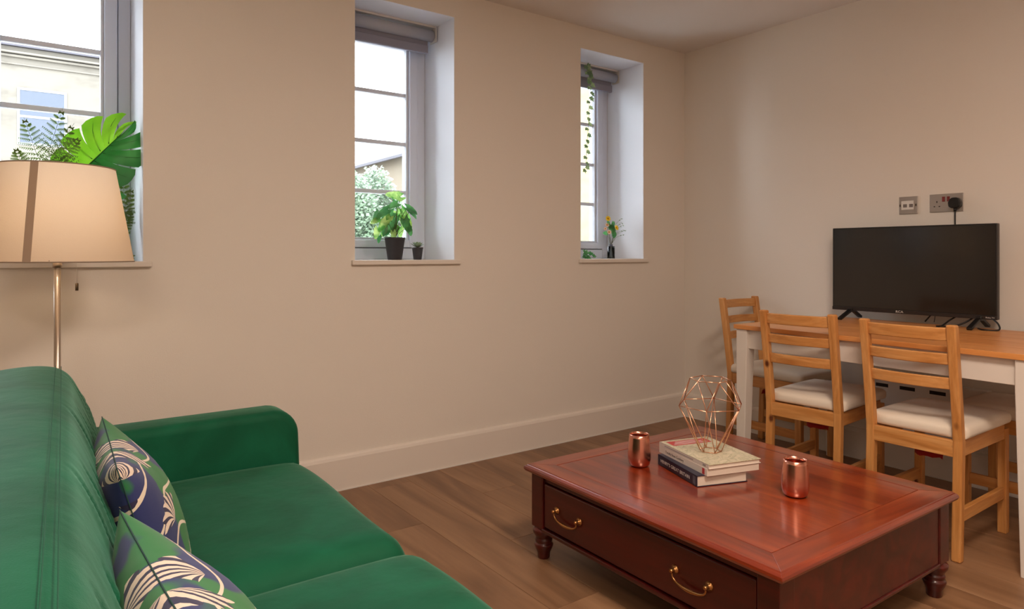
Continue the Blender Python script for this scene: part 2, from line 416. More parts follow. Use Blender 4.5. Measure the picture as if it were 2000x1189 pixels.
plank_me = None
for i in range(28):
    y = -PL*((i*.37) % 1)
    x1 = -i*PW; x0 = x1-PW
    if x0 < X0-.01: x0 = max(x0, X0)
    if x1-x0 < .03: continue
    yy = y
    segs = []
    if yy < -.05: segs.append((yy, 0))
    while yy > Y0: segs.append((max(yy-PL, Y0), yy)); yy -= PL
    for a, c in segs:
        if c-a < .02: continue
        o = MB().box(x0+.0006, x1-.0006, a+.0006, c-.0006, -.012, 0).build('plank', floor_m, fl, bevel=.0006, seg=1)
# skirting with a softened top and a sealant bead on the floor
def skirting(name, axis):
    b = MB(); prof = [(0, 0), (.018, 0), (.018, .14), (.014, .152), (.008, .158), (0, .160)]
    if axis == 'x':
        vs = [(X, -p[0], p[1]) for X in (X0, 0) for p in prof]
    else:
        vs = [(-p[0], Y, p[1]) for Y in (Y0, 0) for p in prof]
    n = len(prof)
    b.add(vs, [tuple(range(n)), tuple(range(n, 2*n))[::-1]]+[(i, (i+1) % n, n+(i+1) % n, n+i) for i in range(n)])
    o = b.build(name, trim_m); tag(o, kind='structure')
    q = MB()
    if axis == 'x': q.box(X0, -.018, -.023, -.018, 0, .004)
    else: q.box(-.023, -.018, Y0, -.018, 0, .004)
    q.build('sealant_bead', white_pl, o)
skirting('baseboard_back', 'x'); skirting('baseboard_right', 'y')

# ------------------------------------------------------------------ windows
def window(i, x0, x1, d):
    w = empty('window_%d' % i, (0, 0, 0), kind='structure')
    # sill board, proud of the wall
    b = MB(); b.box(x0-.018 if i > 1 else x0-.02, x1+.028, -.022, 0, ZS-.022, ZS); b.box(x0, x1, 0, d+.05, ZS-.022, ZS)
    b.build('window_sill', trim_m, w, bevel=.003, weld=False)
    for nm, bx in (('reveal_daylight_sheet', (x1-.0015, x1, .0015, d, ZS, ZT)), ('reveal_daylight_sheet', (x0, x0+.0015, .0015, d, ZS, ZT)), ('reveal_daylight_sheet', (x0+.0015, x1-.0015, .0015, d, ZT-.0015, ZT))):  # thin sheets added over the plain wall reveals to carry the painted daylight
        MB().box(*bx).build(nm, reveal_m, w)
    F = .048; y0, y1 = d, d+.07
    def ring(xa, xb, za, zb, t, ya, yb, name, mat, tb=None, bev=.004):
        q = MB(); tb = tb or t
        q.box(xa, xa+t, ya, yb, za, zb); q.box(xb-t, xb, ya, yb, za, zb); q.box(xa+t, xb-t, ya, yb, za, za+tb); q.box(xa+t, xb-t, ya, yb, zb-t, zb)
        return q.build(name, mat, w, bevel=bev, weld=False)
    ring(x0+.0015, x1-.0015, ZS, ZT-.0015, F, y0, y1, 'outer_frame', upvc, tb=.060)
    ring(x0+F, x1-F, ZS+.060, ZT-F, .0045, y0+.004, y1-.01, 'gasket', gasket, bev=0)
    sx0, sx1, sz0, sz1 = x0+F+.0045, x1-F-.0045, ZS+.0645, ZT-F-.0045
    ring(sx0, sx1, sz0, sz1, .048, y0-.012, y1-.01, 'sash', upvc, tb=.040)
    ring(sx0+.048, sx1-.048, sz0+.04, sz1-.048, .012, y0+.006, y1-.015, 'glazing_bead', bar_m, bev=.003)
    gx0, gx1, gz0, gz1 = sx0+.05, sx1-.05, sz0+.042, sz1-.05
    MB().box(gx0, gx1, y0+.030, y0+.034, gz0, gz1).build('glass_pane', glass_m, w)
    for z in (1.41, 1.672, 1.936, 2.20):
        if z < gz1-.03:
            MB().box(gx0, gx1, y0+.018, y0+.046, z-.0105, z+.0105).build('glazing_bar', bar_m, w, bevel=.003)
    if i == 1:                                             # wide window: a mullion outside the view
        MB().box(x0+.42, x0+.50, y0-.006, y1, ZS+F, ZT-F).build('mullion', upvc, w, bevel=.004)
    return w
for i, (a, b_, d) in enumerate(WINS): window(i+1, a, b_, d)

# ------------------------------------------------------------------ roller blinds
def blind(x0, x1, d, label, yb):
    r = empty('roller_blind', ((x0+x1)/2, yb, ZT), 0, label, 'blind', 'grey roller blinds rolled up in the window heads'); hw = (x1-x0)/2-.012
    MB().box(-hw, hw, -.02, .03, -.012, -.0005).build('head_rail', white_pl, r, bevel=.002)
    MB().tube([(-hw+.008, 0, -.052), (hw-.012, 0, -.052)], .031, 20).build('fabric_roll', blind2_m, r)
    for s in (-1, 1):
        MB().box(s*hw-(.004 if s > 0 else -.004), s*hw, -.032, .032, -.088, -.006).build('end_bracket', white_pl, r, bevel=.001)
    MB().box(-hw+.012, hw-.03, .012, .0135, -.13, -.05).build('fabric', blind_m, r)
    MB().box(-hw+.012, hw-.03, .002, .022, -.148, -.102).build('bottom_bar', blind_m, r, bevel=.005)
    return r
blind(-2.331, -1.792, .31, 'grey roller blind rolled up at the top of the middle window', .195)
blind(-.929, -.395, .325, 'grey roller blind above the vase of flowers with ivy hanging before it', .235)

# ------------------------------------------------------------------ sofa
sofa = empty('sofa', (-3.2, -1.6, 0), 0, 'green velvet sofa with two seat cushions and a rounded arm', 'sofa')
def P(o, x, y, z): return (x-o.location[0], y-o.location[1], z-o.location[2])
SY0, SY1 = -2.42, -.86                      # inner faces of the arms
# back: a padded profile swept along y with rounded ends and slight bow
def sofa_back():
    prof = [(-3.76, .12), (-3.80, .35), (-3.79, .60), (-3.76, .72), (-3.70, .775), (-3.62, .797), (-3.55, .80), (-3.505, .793), (-3.475, .770), (-3.452, .72), (-3.43, .66), (-3.408, .58), (-3.39, .50), (-3.375, .42), (-3.37, .30), (-3.38, .12)]
    cx, cz = -3.58, .42
    b = MB(); ring = []; N = 260
    ys = [SY0-.12+(SY1-.05-(SY0-.12))*k/N for k in range(N+1)]
    yE = ys[-1]
    L = yE-ys[0]
    rows = []
    for k in range(-4, N+5):
        if k < 0: t = (-k)/4; y = ys[0]-.06*math.sin(t*PI/2); s = math.cos(t*PI/2)*.12+.88 if t < 1 else .0
        elif k > N: t = (k-N)/4; y = yE+.06*math.sin(t*PI/2); s = math.cos(t*PI/2)*.12+.88 if t < 1 else .0
        else: y = ys[k]; s = 1
        rows.append((y, s))
    sub = []
    for i in range(len(prof)-1):
        for q in range(6): sub.append((prof[i][0]+(prof[i+1][0]-prof[i][0])*q/6, prof[i][1]+(prof[i+1][1]-prof[i][1])*q/6))
    sub.append(prof[-1])
    for _ in range(6): sub = [((sub[max(i-1, 0)][0]+2*p[0]+sub[min(i+1, len(sub)-1)][0])/4, (sub[max(i-1, 0)][1]+2*p[1]+sub[min(i+1, len(sub)-1)][1])/4) for i, p in enumerate(sub)]
    vs = []
    for y, s in rows:
        drift = -.045*(SY1-y)/1.2
        for x, z in sub:
            xx = cx+(x-cx)*s; zz = cz+(z-cz)*(1-(1-s)*.6)
            if s == 0: zz = cz
            # creases curling down the front face
            ft = max(0, min(1, (xx+3.53)/.08)); 
            g = max(0, .80-zz)
            ph = (y + .62*g**.75 + .02*math.sin(y*11))/.15
            fr_ = abs(ph-round(ph))*.15; kk = round(ph)
            fade = max(0, min(1, (g-.015-.03*(kk % 3))/.05))*max(0, min(1, (zz-.40)/.12))
            cr = -(.0075+.003*(kk % 2))*ft*fade*math.exp(-(fr_/.0075)**2) + .004*ft*fade*math.exp(-((fr_-.022)/.014)**2)
            # seam lines along the top edge
            vs.append(P(sofa, xx+drift+cr, y, zz))
    n = len(sub)
    fs = [(i*n+j, i*n+j+1, (i+1)*n+j+1, (i+1)*n+j) for i in range(len(rows)-1) for j in range(n-1)]
    b.add(vs, fs, True)
    o = b.build('backrest', velvet_m, sofa)
    # twin stitched seam along the upper front edge
    for dx, nm in ((0, 'seam'), (.012, 'seam')):
        pts = [P(sofa, -3.507+dx+-.045*(SY1-y)/1.2, y, .7965-dx*.25) for y in ys]
        MB().tube(pts, .0007, 5).build(nm, plain('seam_thread', srgb(20, 84, 62), .9) if 'seam_thread' not in MATS else MATS['seam_thread'], o)
    return o
sofa_back()
def arm(y0, y1):
    # rounded front-top corner, seen end on
    b = MB(); xb, xf, zt, r = -3.60, -2.872, .594, .075
    prof = [(xb, .10), (xb, zt)]
    for k in range(9):
        t = PI/2*(1-k/8); prof.append((xf-r+r*math.cos(t), zt-r*1.0+r*math.sin(t)-.006*k/8))
    prof += [(xf+.004, .40), (xf, .10)]
    n = len(prof)
    vs = [P(sofa, x, y, z) for y in (y0, y1) for x, z in prof]
    b.add(vs, [tuple(range(n)), tuple(range(n, 2*n))[::-1]]+[(i, (i+1) % n, n+(i+1) % n, n+i) for i in range(n)])
    o = b.build('armrest', velvet_m, sofa, bevel=.028, seg=5)
    for p in o.data.polygons: p.use_smooth = True
arm(SY1, SY1+.135); arm(SY0-.135, SY0)
bb = MB().box(*[v for pr in zip(P(sofa, -3.60, SY0, .12), P(sofa, -2.95, SY1, .27)) for v in pr]).build('seat_base', velvet_m, sofa, bevel=.02)
for k, (ya, yb) in enumerate(((SY1, -1.625), (-1.625, SY0))):
    sy = abs(yb-ya)-.004
    vs, fs = rbox(.60, sy, .20, .07, n=18, puff=0, crown=.024)
    cx, cy, cz = -3.165, (ya+yb)/2, .345
    MB().add([P(sofa, v[0]+cx+.006*math.sin(v[1]*9), v[1]+cy, v[2]+cz) for v in vs], fs, True).build('seat_cushion', velvet_m, sofa)
for x in (-3.55, -3.0):
    for y in (SY0-.05, SY1+.05):
        MB().lathe([(.014, 0), (.022, .125)], 14, P(sofa, x, y, 0)[:2]).build('leg', black_pl, sofa)

# ------------------------------------------------------------------ cushions
def pillow(loc, xax, yax, size, thick, label, ky=.86):
    """square scatter cushion: local x,y across, z through its thickness"""
    N = 26; vs = []; fs = []; H = size/2
    def pt(u, v, s):
        x = H*u*(1-.075*(1-v*v)*abs(u)**2); y = H*v*(1-.075*(1-u*u)*abs(v)**2)*ky
        t = thick/2*((1-u**4)*(1-v**4))**.55*(.55+.45*(1-u*u)*(1-v*v))
        t *= 1+.05*math.sin(7*u+3*v)
        return (x, y, s*t)
    for s in (1, -1):
        k = len(vs)
        for i in range(N+1):
            for j in range(N+1):
                u = -1+2*i/N; v = -1+2*j/N
                vs.append(pt(math.sin(u*PI/2), math.sin(v*PI/2), s))
        for i in range(N):
            for j in range(N):
                q = (k+i*(N+1)+j, k+(i+1)*(N+1)+j, k+(i+1)*(N+1)+j+1, k+i*(N+1)+j+1); fs.append(q if s > 0 else q[::-1])
    x = Vector(xax).normalized(); y = Vector(yax); y = (y-x*y.dot(x)).normalized(); z = x.cross(y)
    r = empty('scatter_cushion', (0, 0, 0), 0, label, 'cushion', 'palm print scatter cushions on the sofa')
    r.matrix_world = frame3(loc, x, y, z)
    r.rotation_euler = r.matrix_world.to_euler()
    MB().add(vs, fs, True).build('cover', print_m, r)
    pts = []
    for e in range(4):
        for k in range(12):
            t = -1+2*k/12
            u, v = ((t, -1), (1, t), (-t, 1), (-1, -t))[e]
            pts.append(Vector(pt(u, v, 1)))
    pts.append(pts[0])
    MB().tube(pts, .0010, 6, cap=False).build('piping', plain('navy_piping', srgb(30, 64, 60), .8) if 'navy_piping' not in MATS else MATS['navy_piping'], r)
    return r
pillow((-3.398, -1.505, .565), (-.03, -1, -.0), (-.27, -.0, .96), .41, .145, 'palm print scatter cushion next to the far sofa arm, behind the other one')
pillow((-3.400, -2.10, .562), (0.05, -1, .0), (-.32, -.0, .95), .41, .165, 'palm print scatter cushion on the sofa, overlapping the one by the arm')

# ------------------------------------------------------------------ floor lamp
LX, LY = -3.488, -.38
lamp = empty('floor_lamp', (LX, LY, 0), 0, 'floor lamp with beige linen shade and slim metal pole behind the sofa', 'lamp')
MB().lathe([(.135, 0), (.135, .012), (.12, .02), (.012, .026)], 40).build('base', lamp_metal, lamp)
MB().lathe([(.0095, .02), (.0095, 1.045)], 20).build('pole', lamp_metal, lamp)
MB().lathe([(.013, 1.035), (.013, 1.048), (.008, 1.052), (.008, 1.09), (.016, 1.092), (.016, 1.14)], 20).build('lamp_holder', lamp_metal, lamp)
bulb_m = NT('bulb_glow'); bulb_m.b.inputs['Emission Color'].default_value = (1, .72, .42, 1); bulb_m.b.inputs['Emission Strength'].default_value = 12
MB().lathe([(.012, 1.14), (.03, 1.175), (.034, 1.20), (.024, 1.228), (.001, 1.24)], 20).build('bulb', bulb_m.m, lamp)
zb, zt, rb_, rt = 1.054, 1.352, .213, .160
sh = MB().lathe([(rb_, zb), (rt, zt)], 96, capb=False, capt=False).build('lamp_shade', shade_m, lamp)
for z, r in ((zb, rb_), (zt, rt)):
    MB().tube([(r*math.cos(2*PI*k/64), r*math.sin(2*PI*k/64), z) for k in range(65)], .002, 6, cap=False).build('shade_rim', seam_m, sh)
a0 = math.radians(-112)
vs = []
for z, r in ((zb, rb_+.0012), (zt, rt+.0012)):
    for k in range(4):
        a = a0+(k-1.5)*.0062/r*1.15; vs += [(r*math.cos(a), r*math.sin(a), z)]
MB().add(vs, [(k, k+1, k+5, k+4) for k in range(3)], True).build('shade_seam', seam_m, sh)
for k in range(3):
    a = k*2*PI/3+.4; MB().tube([(.014*math.cos(a), .014*math.sin(a), zb+.03), (rb_*math.cos(a), rb_*math.sin(a), zb+.004)], .0018, 6).build('shade_arm', lamp_metal, sh)
ca = math.radians(-36)
MB().tube([(.062*math.cos(ca), .062*math.sin(ca), 1.10), (.062*math.cos(ca), .062*math.sin(ca), .985)], .0007, 5).build('pull_cord', white_pl, lamp)
MB().lathe([(.0045, .962), (.0045, .985)], 12, (.062*math.cos(ca), .062*math.sin(ca))).build('pull_weight', plain('bronze', srgb(120, 104, 84), .4, metal=.8), lamp)
light('lamp_bulb_light', 'POINT', (LX+.0, LY, 1.19), (0, 0, 0), 13, (1, .78, .56), shadow_soft_size=.035)

# ------------------------------------------------------------------ coffee table
CT = empty('coffee_table', (-1.662, -1.553, 0), math.radians(-.9), 'low mahogany coffee table with a wide drawer and brass handles', 'table')
HX_, HY_, TZ = .475, .512, .33
def edge_board(e):
    """one mitred border board with a moulded edge; e picks the side"""
    BW = .085; prof = [(BW, TZ-.028), (.03, TZ-.030), (.016, TZ-.030), (.004, TZ-.024), (0, TZ-.016), (.002, TZ-.009), (.008, TZ-.004), (.011, TZ-.003), (.012, TZ), (BW-.0012, TZ), (BW-.0004, TZ-.0012)]
    L, Wd = (HY_, HX_) if e % 2 == 0 else (HX_, HY_)
    vs = []
    CR = 0.0
    for sgn in (-1, 1):
        for d, z in prof: vs.append((Wd-d, sgn*(L-d), z))
    n = len(prof)
    fs = [tuple(range(n)), tuple(range(n, 2*n))[::-1]]+[(i, (i+1) % n, n+(i+1) % n, n+i) for i in range(n)]
    M = Matrix.Rotation(e*PI/2, 4, 'Z')
    b = MB().add(vs, fs, M=M)
    return b.build('border_board', mah_y if e % 2 == 0 else mah_x, CT, bevel=.0012, seg=2, weld=False)
for e in range(4): edge_board(e)
ix, iy = HX_-.085, HY_-.085
MB().box(-ix+.0012, ix-.0012, -iy+.0012, iy-.0012, TZ-.026, TZ-.0006).build('top_panel', mah_y, CT, bevel=.001)
LGX, LGY = HX_-.052, HY_-.052
zL, zU = .112, TZ-.028
turn = [(.019, 0), (.022, .004), (.023, .022), (.030, .036), (.034, .048), (.033, .054), (.028, .058), (.031, .064), (.031, .070), (.027, .074), (.032, .082), (.038, .092), (.040, .102), (.036, .108), (.030, .112)]
for sx in (-1, 1):
    for sy in (-1, 1):
        b = MB().lathe(turn, 28, (sx*LGX, sy*LGY)); q = .031
        b.box(sx*LGX-q, sx*LGX+q, sy*LGY-q, sy*LGY+q, zL, zU)
        b.build('leg', mah_d, CT, bevel=.003, weld=False)
apr = LGX+.018
# carcass: side aprons, back apron, floor board
for sy in (-1, 1):
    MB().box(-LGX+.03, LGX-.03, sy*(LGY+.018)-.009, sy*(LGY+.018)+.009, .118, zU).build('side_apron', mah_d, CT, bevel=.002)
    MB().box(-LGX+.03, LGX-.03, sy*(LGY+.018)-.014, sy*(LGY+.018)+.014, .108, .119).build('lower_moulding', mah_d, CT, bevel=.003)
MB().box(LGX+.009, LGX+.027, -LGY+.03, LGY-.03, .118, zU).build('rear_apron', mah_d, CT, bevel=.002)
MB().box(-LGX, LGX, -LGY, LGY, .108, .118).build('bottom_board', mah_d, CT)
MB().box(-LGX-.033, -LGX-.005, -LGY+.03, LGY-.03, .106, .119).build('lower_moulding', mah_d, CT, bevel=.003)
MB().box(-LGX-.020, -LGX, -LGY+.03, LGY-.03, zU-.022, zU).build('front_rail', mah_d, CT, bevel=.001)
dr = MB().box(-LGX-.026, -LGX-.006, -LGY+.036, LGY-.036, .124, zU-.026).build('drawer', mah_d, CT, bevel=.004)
def bail(yc):
    x = -LGX-.026; r = []
    h = empty('handle'); h.parent = dr
    b = MB(); s = .058
    for sg in (-1, 1):
        Mx = frame3((x, yc+sg*s, .205), (0, 1, 0), (0, 0, 1), (1, 0, 0)) @ Matrix.Rotation(PI, 4, 'Y')
        b.lathe([(.012, 0), (.013, .002), (.008, .004), (.005, .012), (.007, .017), (.004, .021)], 14, M=Mx)
    pts = [(x-.014, yc+s*math.sin(t)*1.0, .205-.032*max(0, math.cos(t))**.55+.004*math.cos(6*t)*0) for t in [(-1+2*k/20)*PI/2 for k in range(21)]]
    b.tube(pts, [.0026+.0022*math.exp(-((k-10)/3.0)**2)+.0008*math.exp(-((k-10)/6)**2) for k in range(21)], 8)
    bpy.data.objects.remove(h)
    b.build('handle', brass, dr, weld=False)
bail(.295); bail(-.225)

# ------------------------------------------------------------------ things on the coffee table
def tumbler(x, y, rz, label):
    r = empty('copper_tumbler', (x, y, TZ), rz, label, 'tumbler', 'copper tumblers on the coffee table')
    out = [(.020, 0), (.031, .002), (.036, .008), (.0400, .024), (.0405, .040), (.0385, .070), (.0355, .100), (.0345, .112)]
    inn = [(.0330, .112), (.034, .100), (.037, .070), (.039, .040), (.038, .024), (.030, .006), (.0005, .004)]
    MB().lathe([(.0005, 0)]+out+inn, 48).build('cup', copper, r)
tumbler(-1.812, -1.295, 0, 'copper tumbler standing left of the stacked books')
tumbler(-1.640, -1.785, 1, 'copper tumbler standing right of the stacked books')
def book(x, y, rz, z, L, Wd, T, cov, name, label, top=None, hard=True):
    """spine on local -x side, length along y"""
    r = empty(name, (x, y, z), rz, label, 'book', 'books stacked on the coffee table')
    c = .0022 if hard else .0008
    b = MB(); b.box(-Wd/2, Wd/2, -L/2, L/2, 0, c); b.box(-Wd/2, -Wd/2+c, -L/2, L/2, 0, T)
    b.build('cover', cov, r, bevel=.0006, weld=False)
    MB().box(-Wd/2, Wd/2, -L/2, L/2, T-c, T).build('front_cover', top or cov, r, bevel=.0006)
    MB().box(-Wd/2+c, Wd/2-(.004 if hard else .0005), -L/2+(.003 if hard else .0004), L/2-(.003 if hard else .0004), c, T-c).build('page_block', paper, r)
    return r
TB = TZ+.0001
b1 = book(-1.697, -1.472, math.radians(-19), TB, .250, .190, .036, navy, 'navy_book', 'navy hardback book at the bottom of the stack')
Msp = lambda Wd, yy, zz: frame3((-Wd/2-.0002, yy, zz), (0, -1, 0), (0, 0, 1), (-1, 0, 0))
text("HENRY'S GREAT BRITAIN", .0165, 'spine_title', print_w, b1, Msp(.190, .012, .0175), 1.02)
MB().box(-.0953, -.0950, -.116, -.100, .005, .031).build('spine_emblem', plain('grey_print', srgb(90, 86, 96), .6), b1)
b2 = book(-1.667, -1.474, math.radians(-16.5), TB+.036, .283, .203, .023, white_cov, 'white_book', 'thick white paperback in the middle of the stack', hard=False)
text("Totally Bean Cookery", .0125, 'spine_title', print_k, b2, Msp(.203, .045, .0115), 1.0)
MB().box(-.1018, -.1015, -.128, -.115, .002, .021).build('spine_emblem', print_r, b2)
b3 = book(-1.665, -1.476, math.radians(-16), TB+.059, .288, .205, .0145, white_cov, 'atlas_book', 'slim cream map book on top of the stack', top=map_m)
MB().box(-.085, .075, .078, .128, .0145, .0147).build('title_block', print_r, b3)
for k in range(3): MB().box(-.075+.01*k, .06-.012*k, .088+.013*k, .0925+.013*k, .0147, .0148).build('title_line', print_w, b3)
MB().box(-.1027, -.1025, -.06, .11, .005, .0095).build('spine_title', plain('grey_ink', srgb(170, 160, 156), .6), b3)
MB().box(-.1027, -.1025, -.128, -.112, .004, .011).build('spine_emblem', plain('grey_ink2', srgb(150, 146, 140), .6), b3)

def terrarium():
    r = empty('wire_ornament', (-1.672, -1.492, TB+.0737), math.radians(7), 'copper wire geometric ornament standing on the stacked books', 'ornament')
    def ring(rad, z, off): return [Vector((rad*math.cos(math.radians(60*k+off)), rad*math.sin(math.radians(60*k+off)), z)) for k in range(6)]
    yaw = -36
    A = ring(.036, .003, 30+yaw); B = ring(.112, .158, yaw); D = ring(.068, .246, 30+yaw)
    E_ = []
    for k in range(6):
        E_ += [(A[k], A[(k+1) % 6]), (B[k], B[(k+1) % 6]), (D[k], D[(k+1) % 6]), (A[k], B[k]), (A[k], B[(k+1) % 6]), (D[k], B[k]), (D[k], B[(k+1) % 6])]
    for p, q in E_: MB().tube([p, q], .0016, 6).build('wire_rod', copper_w, r)
terrarium()

# ------------------------------------------------------------------ dining table
TH = math.radians(-2.6)
DT = empty('dining_table', (-.845, -.99, 0), TH, 'rectangular dining table with pine top and white legs against the wall', 'table')
TL, TW, TT, TZ2 = 1.20, .80, .020, .745
for k in range(5):
    w = TW/5
    MB().box(k*w+.0004, (k+1)*w-.0004, -TL, 0, TZ2-TT, TZ2).build('top_board', top_pine, DT, bevel=.0015)
zA = .635
for x in (.035, TW-.035):
    MB().box(x-.010, x+.010, -TL+.06, -.06, zA, TZ2-TT).build('apron', white_paint, DT, bevel=.002)
for y in (-.035, -TL+.035):
    MB().box(.06, TW-.06, y-.010, y+.010, zA, TZ2-TT).build('apron', white_paint, DT, bevel=.002)
for sx, x in ((1, .038), (-1, TW-.038)):
    for sy, y in ((-1, -.038), (1, -TL+.038)):
        b = MB(); q = .029
        o = [(x-q, y-q), (x+q, y-q), (x+q, y+q), (x-q, y+q)]; oz = []
        vs = [(a, c, z) for z in (TZ2-TT, zA-.01) for a, c in o]
        ex, ey = x-sx*q, y-sy*q
        t = .72
        vs += [(ex+(a-ex)*t, ey+(c-ey)*t, 0) for a, c in o]
        fs = [(3, 2, 1, 0), (8, 9, 10, 11)]+[(i+4*k, (i+1) % 4+4*k, (i+1) % 4+4*(k+1), i+4*(k+1)) for k in (0, 1) for i in range(4)]
        b.add(vs, fs).build('leg', white_paint, DT, bevel=.003)

# ------------------------------------------------------------------ chairs
def make_chair():
    """local x points forward (from back to front), y across; origin on the floor between the rear legs"""
    r = empty('dining_chair')
    HW, PX, PY, HT, SD = .150, .034, .031, .832, .435
    def lean(z): return -.008+.016*min(z, .4)/.4 if z < .4 else .008-.060*((z-.4)/.43)**1.15
    for s in (1, -1):
        b = MB(); zs = [0, .2, .36, .42, .5, .6, .7, .8, HT]; vs = []
        for z in zs:
            x = lean(z); hx = PX/2*(1.0 if z > .1 else .95)
            vs += [(x-hx, s*HW-PY/2, z), (x+hx, s*HW-PY/2, z), (x+hx, s*HW+PY/2, z), (x-hx, s*HW+PY/2, z)]
        fs = [(3, 2, 1, 0), tuple(range(len(vs)-4, len(vs)))]+[(4*k+i, 4*k+(i+1) % 4, 4*k+4+(i+1) % 4, 4*k+4+i) for k in range(len(zs)-1) for i in range(4)]
        b.add(vs, fs).build('rear_leg', pine, r, bevel=.006, seg=3)
        MB().box(SD-PX, SD, s*HW-.015, s*HW+.015, 0, .405).build('front_leg', pine, r, bevel=.003)
        MB().box(.02, SD-PX, s*HW-.010, s*HW+.010, .365, .422).build('side_rail', pine_x, r, bevel=.002)
        MB().box(.012, SD-PX+.003, s*HW-.009, s*HW+.009, .135, .178).build('stretcher', pine_x, r, bevel=.002)
    iw = HW-PY/2+.002
    MB().box(-.008, .014, -iw, iw, .362, .420).build('rear_rail', pine_y, r, bevel=.002)
    MB().box(SD-.026, SD-.006, -HW+.015, HW-.015, .365, .405).build('front_rail', pine_y, r, bevel=.002)
    for zc, h in ((.797, .046), (.709, .040), (.622, .042)):
        b = MB(); n = 12; vs = []
        for k in range(n+1):
            y = -iw+2*iw*k/n; bow = -.020*(1-(y/iw)**2)
            for dx in (-.007, .007):
                for dz in (-h/2, h/2):
                    vs.append((lean(zc)+bow+dx+(.002 if dz < 0 else -.002), y, zc+dz+.006*(1-(y/iw)**2)*0))
        fs = [(0, 1, 3, 2), (4*n, 4*n+2, 4*n+3, 4*n+1)]
        for k in range(n):
            a = 4*k; c = a+4
            fs += [(a, a+2, c+2, c), (a+1, c+1, c+3, a+3), (a, c, c+1, a+1), (a+2, a+3, c+3, c+2)]
        b.add(vs, fs, False).build('slat', pine_y, r, bevel=.004, seg=3)
    vs, fs = rbox(SD+.012, .345, .046, .020, n=16, puff=0, crown=.012)
    out = []
    for v in vs:
        x = v[0]+SD/2+.012; y = v[1]
        if x < .028 and abs(y) > HW-PY/2-.003:            # notch round the rear posts
            x = .020+(x-.020)*.35
            x = max(x, .020)
        out.append((x, y, v[2]+.444))
    MB().add(out, fs, True).build('seat_cushion', cream_fab, r)
    lb = MB(); vs = []
    n = 8
    for k in range(n+1):
        y = -.05+.10*k/n; dz = .003*math.sin(k*1.7)
        vs += [(.13+.01*math.sin(k*.9), y, .308+dz), (.134+.01*math.sin(k*.9+.4), y, .332+dz), ]
    lb.add(vs, [(2*k, 2*k+2, 2*k+3, 2*k+1) for k in range(n)], True)
    o = lb.build('fabric_label', red_fab, r); sdm = o.modifiers.new('thick', 'SOLIDIFY'); sdm.thickness = .0012
    o['label'] = 'small red fabric label hanging under the seat'
    MB().box(.131, .135, -.004, .010, .336, .372).build('label_tag', red_fab, o)
    return r
ch = make_chair()
GR = 'pine dining chairs around the white-legged table'
spots = [(-.918, -1.816, math.radians(0), 'pine ladder-back chair with cream seat, standing nearest the right white table leg'),
         (-.865, -1.352, math.radians(4), 'pine ladder-back chair with cream seat, middle one of the three visible backs'),
         (-.235, -.640, math.radians(-91), 'pine ladder-back chair at the table end by the window wall'),
         (-.265, -2.225, math.radians(90), 'shaded chair pushed under the table end furthest from the windows')]
for i, (x, y, a, lb) in enumerate(spots):
    o = ch if i == 0 else copy_tree(ch)
    o.location = (x, y, 0); o.rotation_euler = (0, 0, a); tag(o, lb, 'chair', GR)

# ------------------------------------------------------------------ television, cables, wall plates
TVX, TVY0, TVY1, TVZ0, TVZ1 = -.13, -1.826, -1.087, .789, 1.214
tv = empty('television', (TVX, (TVY0+TVY1)/2, TZ2), 0, 'flat black television on two splayed feet on the dining table', 'television')
hw = (TVY1-TVY0)/2; z0 = TVZ0-TZ2; z1 = TVZ1-TZ2
MB().box(-.0, .028, -hw, hw, z0, z1).build('casing', black_pl, tv, bevel=.003)
MB().box(.028, .060, -hw*.7, hw*.7, z0+.01, z0+.24).build('rear_housing', black_pl, tv, bevel=.012)
MB().box(-.0012, .001, -hw+.007, hw-.007, z0+.020, z1-.007).build('screen', screen_m, tv)
MB().box(-.003, .001, -hw, hw, z0, z0+.017).build('lower_bezel', plain('dark_bezel', srgb(34, 28, 26), .4), tv, bevel=.001)
Mtv = lambda y, z: frame3((-.0034, y, z), (0, -1, 0), (0, 0, 1), (-1, 0, 0))
text('RCA', .0155, 'logo', print_w, tv, Mtv(.035, z0+.009), 1.15)
text('Roku TV', .0085, 'logo', print_w, tv, Mtv(-hw+.026, z0+.0085), 1.1)
for s in (.275, -.300):
    b = MB()
    b.bar((.012, s, z0+.006), (-.110, s, .006), .018, .016, up=(1, 0, 0), w2=.022, h2=.012)
    b.bar((.012, s, z0+.006), (.100, s, .006), .018, .016, up=(1, 0, 0), w2=.022, h2=.012)
    b.box(-.012, .035, s-.013, s+.013, z0-.008, z0+.012)
    b.build('foot', black_pl, tv, bevel=.003, weld=False)
def cable(name, pts, r, label, cat='cable', mat=cable_m, kind=None):
    cu = []
    P_ = [Vector(p) for p in pts]; P_ = [P_[0]]+P_+[P_[-1]]
    for i in range(1, len(P_)-2):
        for k in range(8):
            t = k/8; a, b_, c, d = P_[i-1:i+3]
            cu.append(.5*((2*b_)+(c-a)*t+(2*a-5*b_+4*c-d)*t*t+(-a+3*b_-3*c+d)*t*t*t))
    cu.append(P_[-2])
    o = MB().tube(cu, r, 8).build(name, mat); tag(o, label, cat); return o
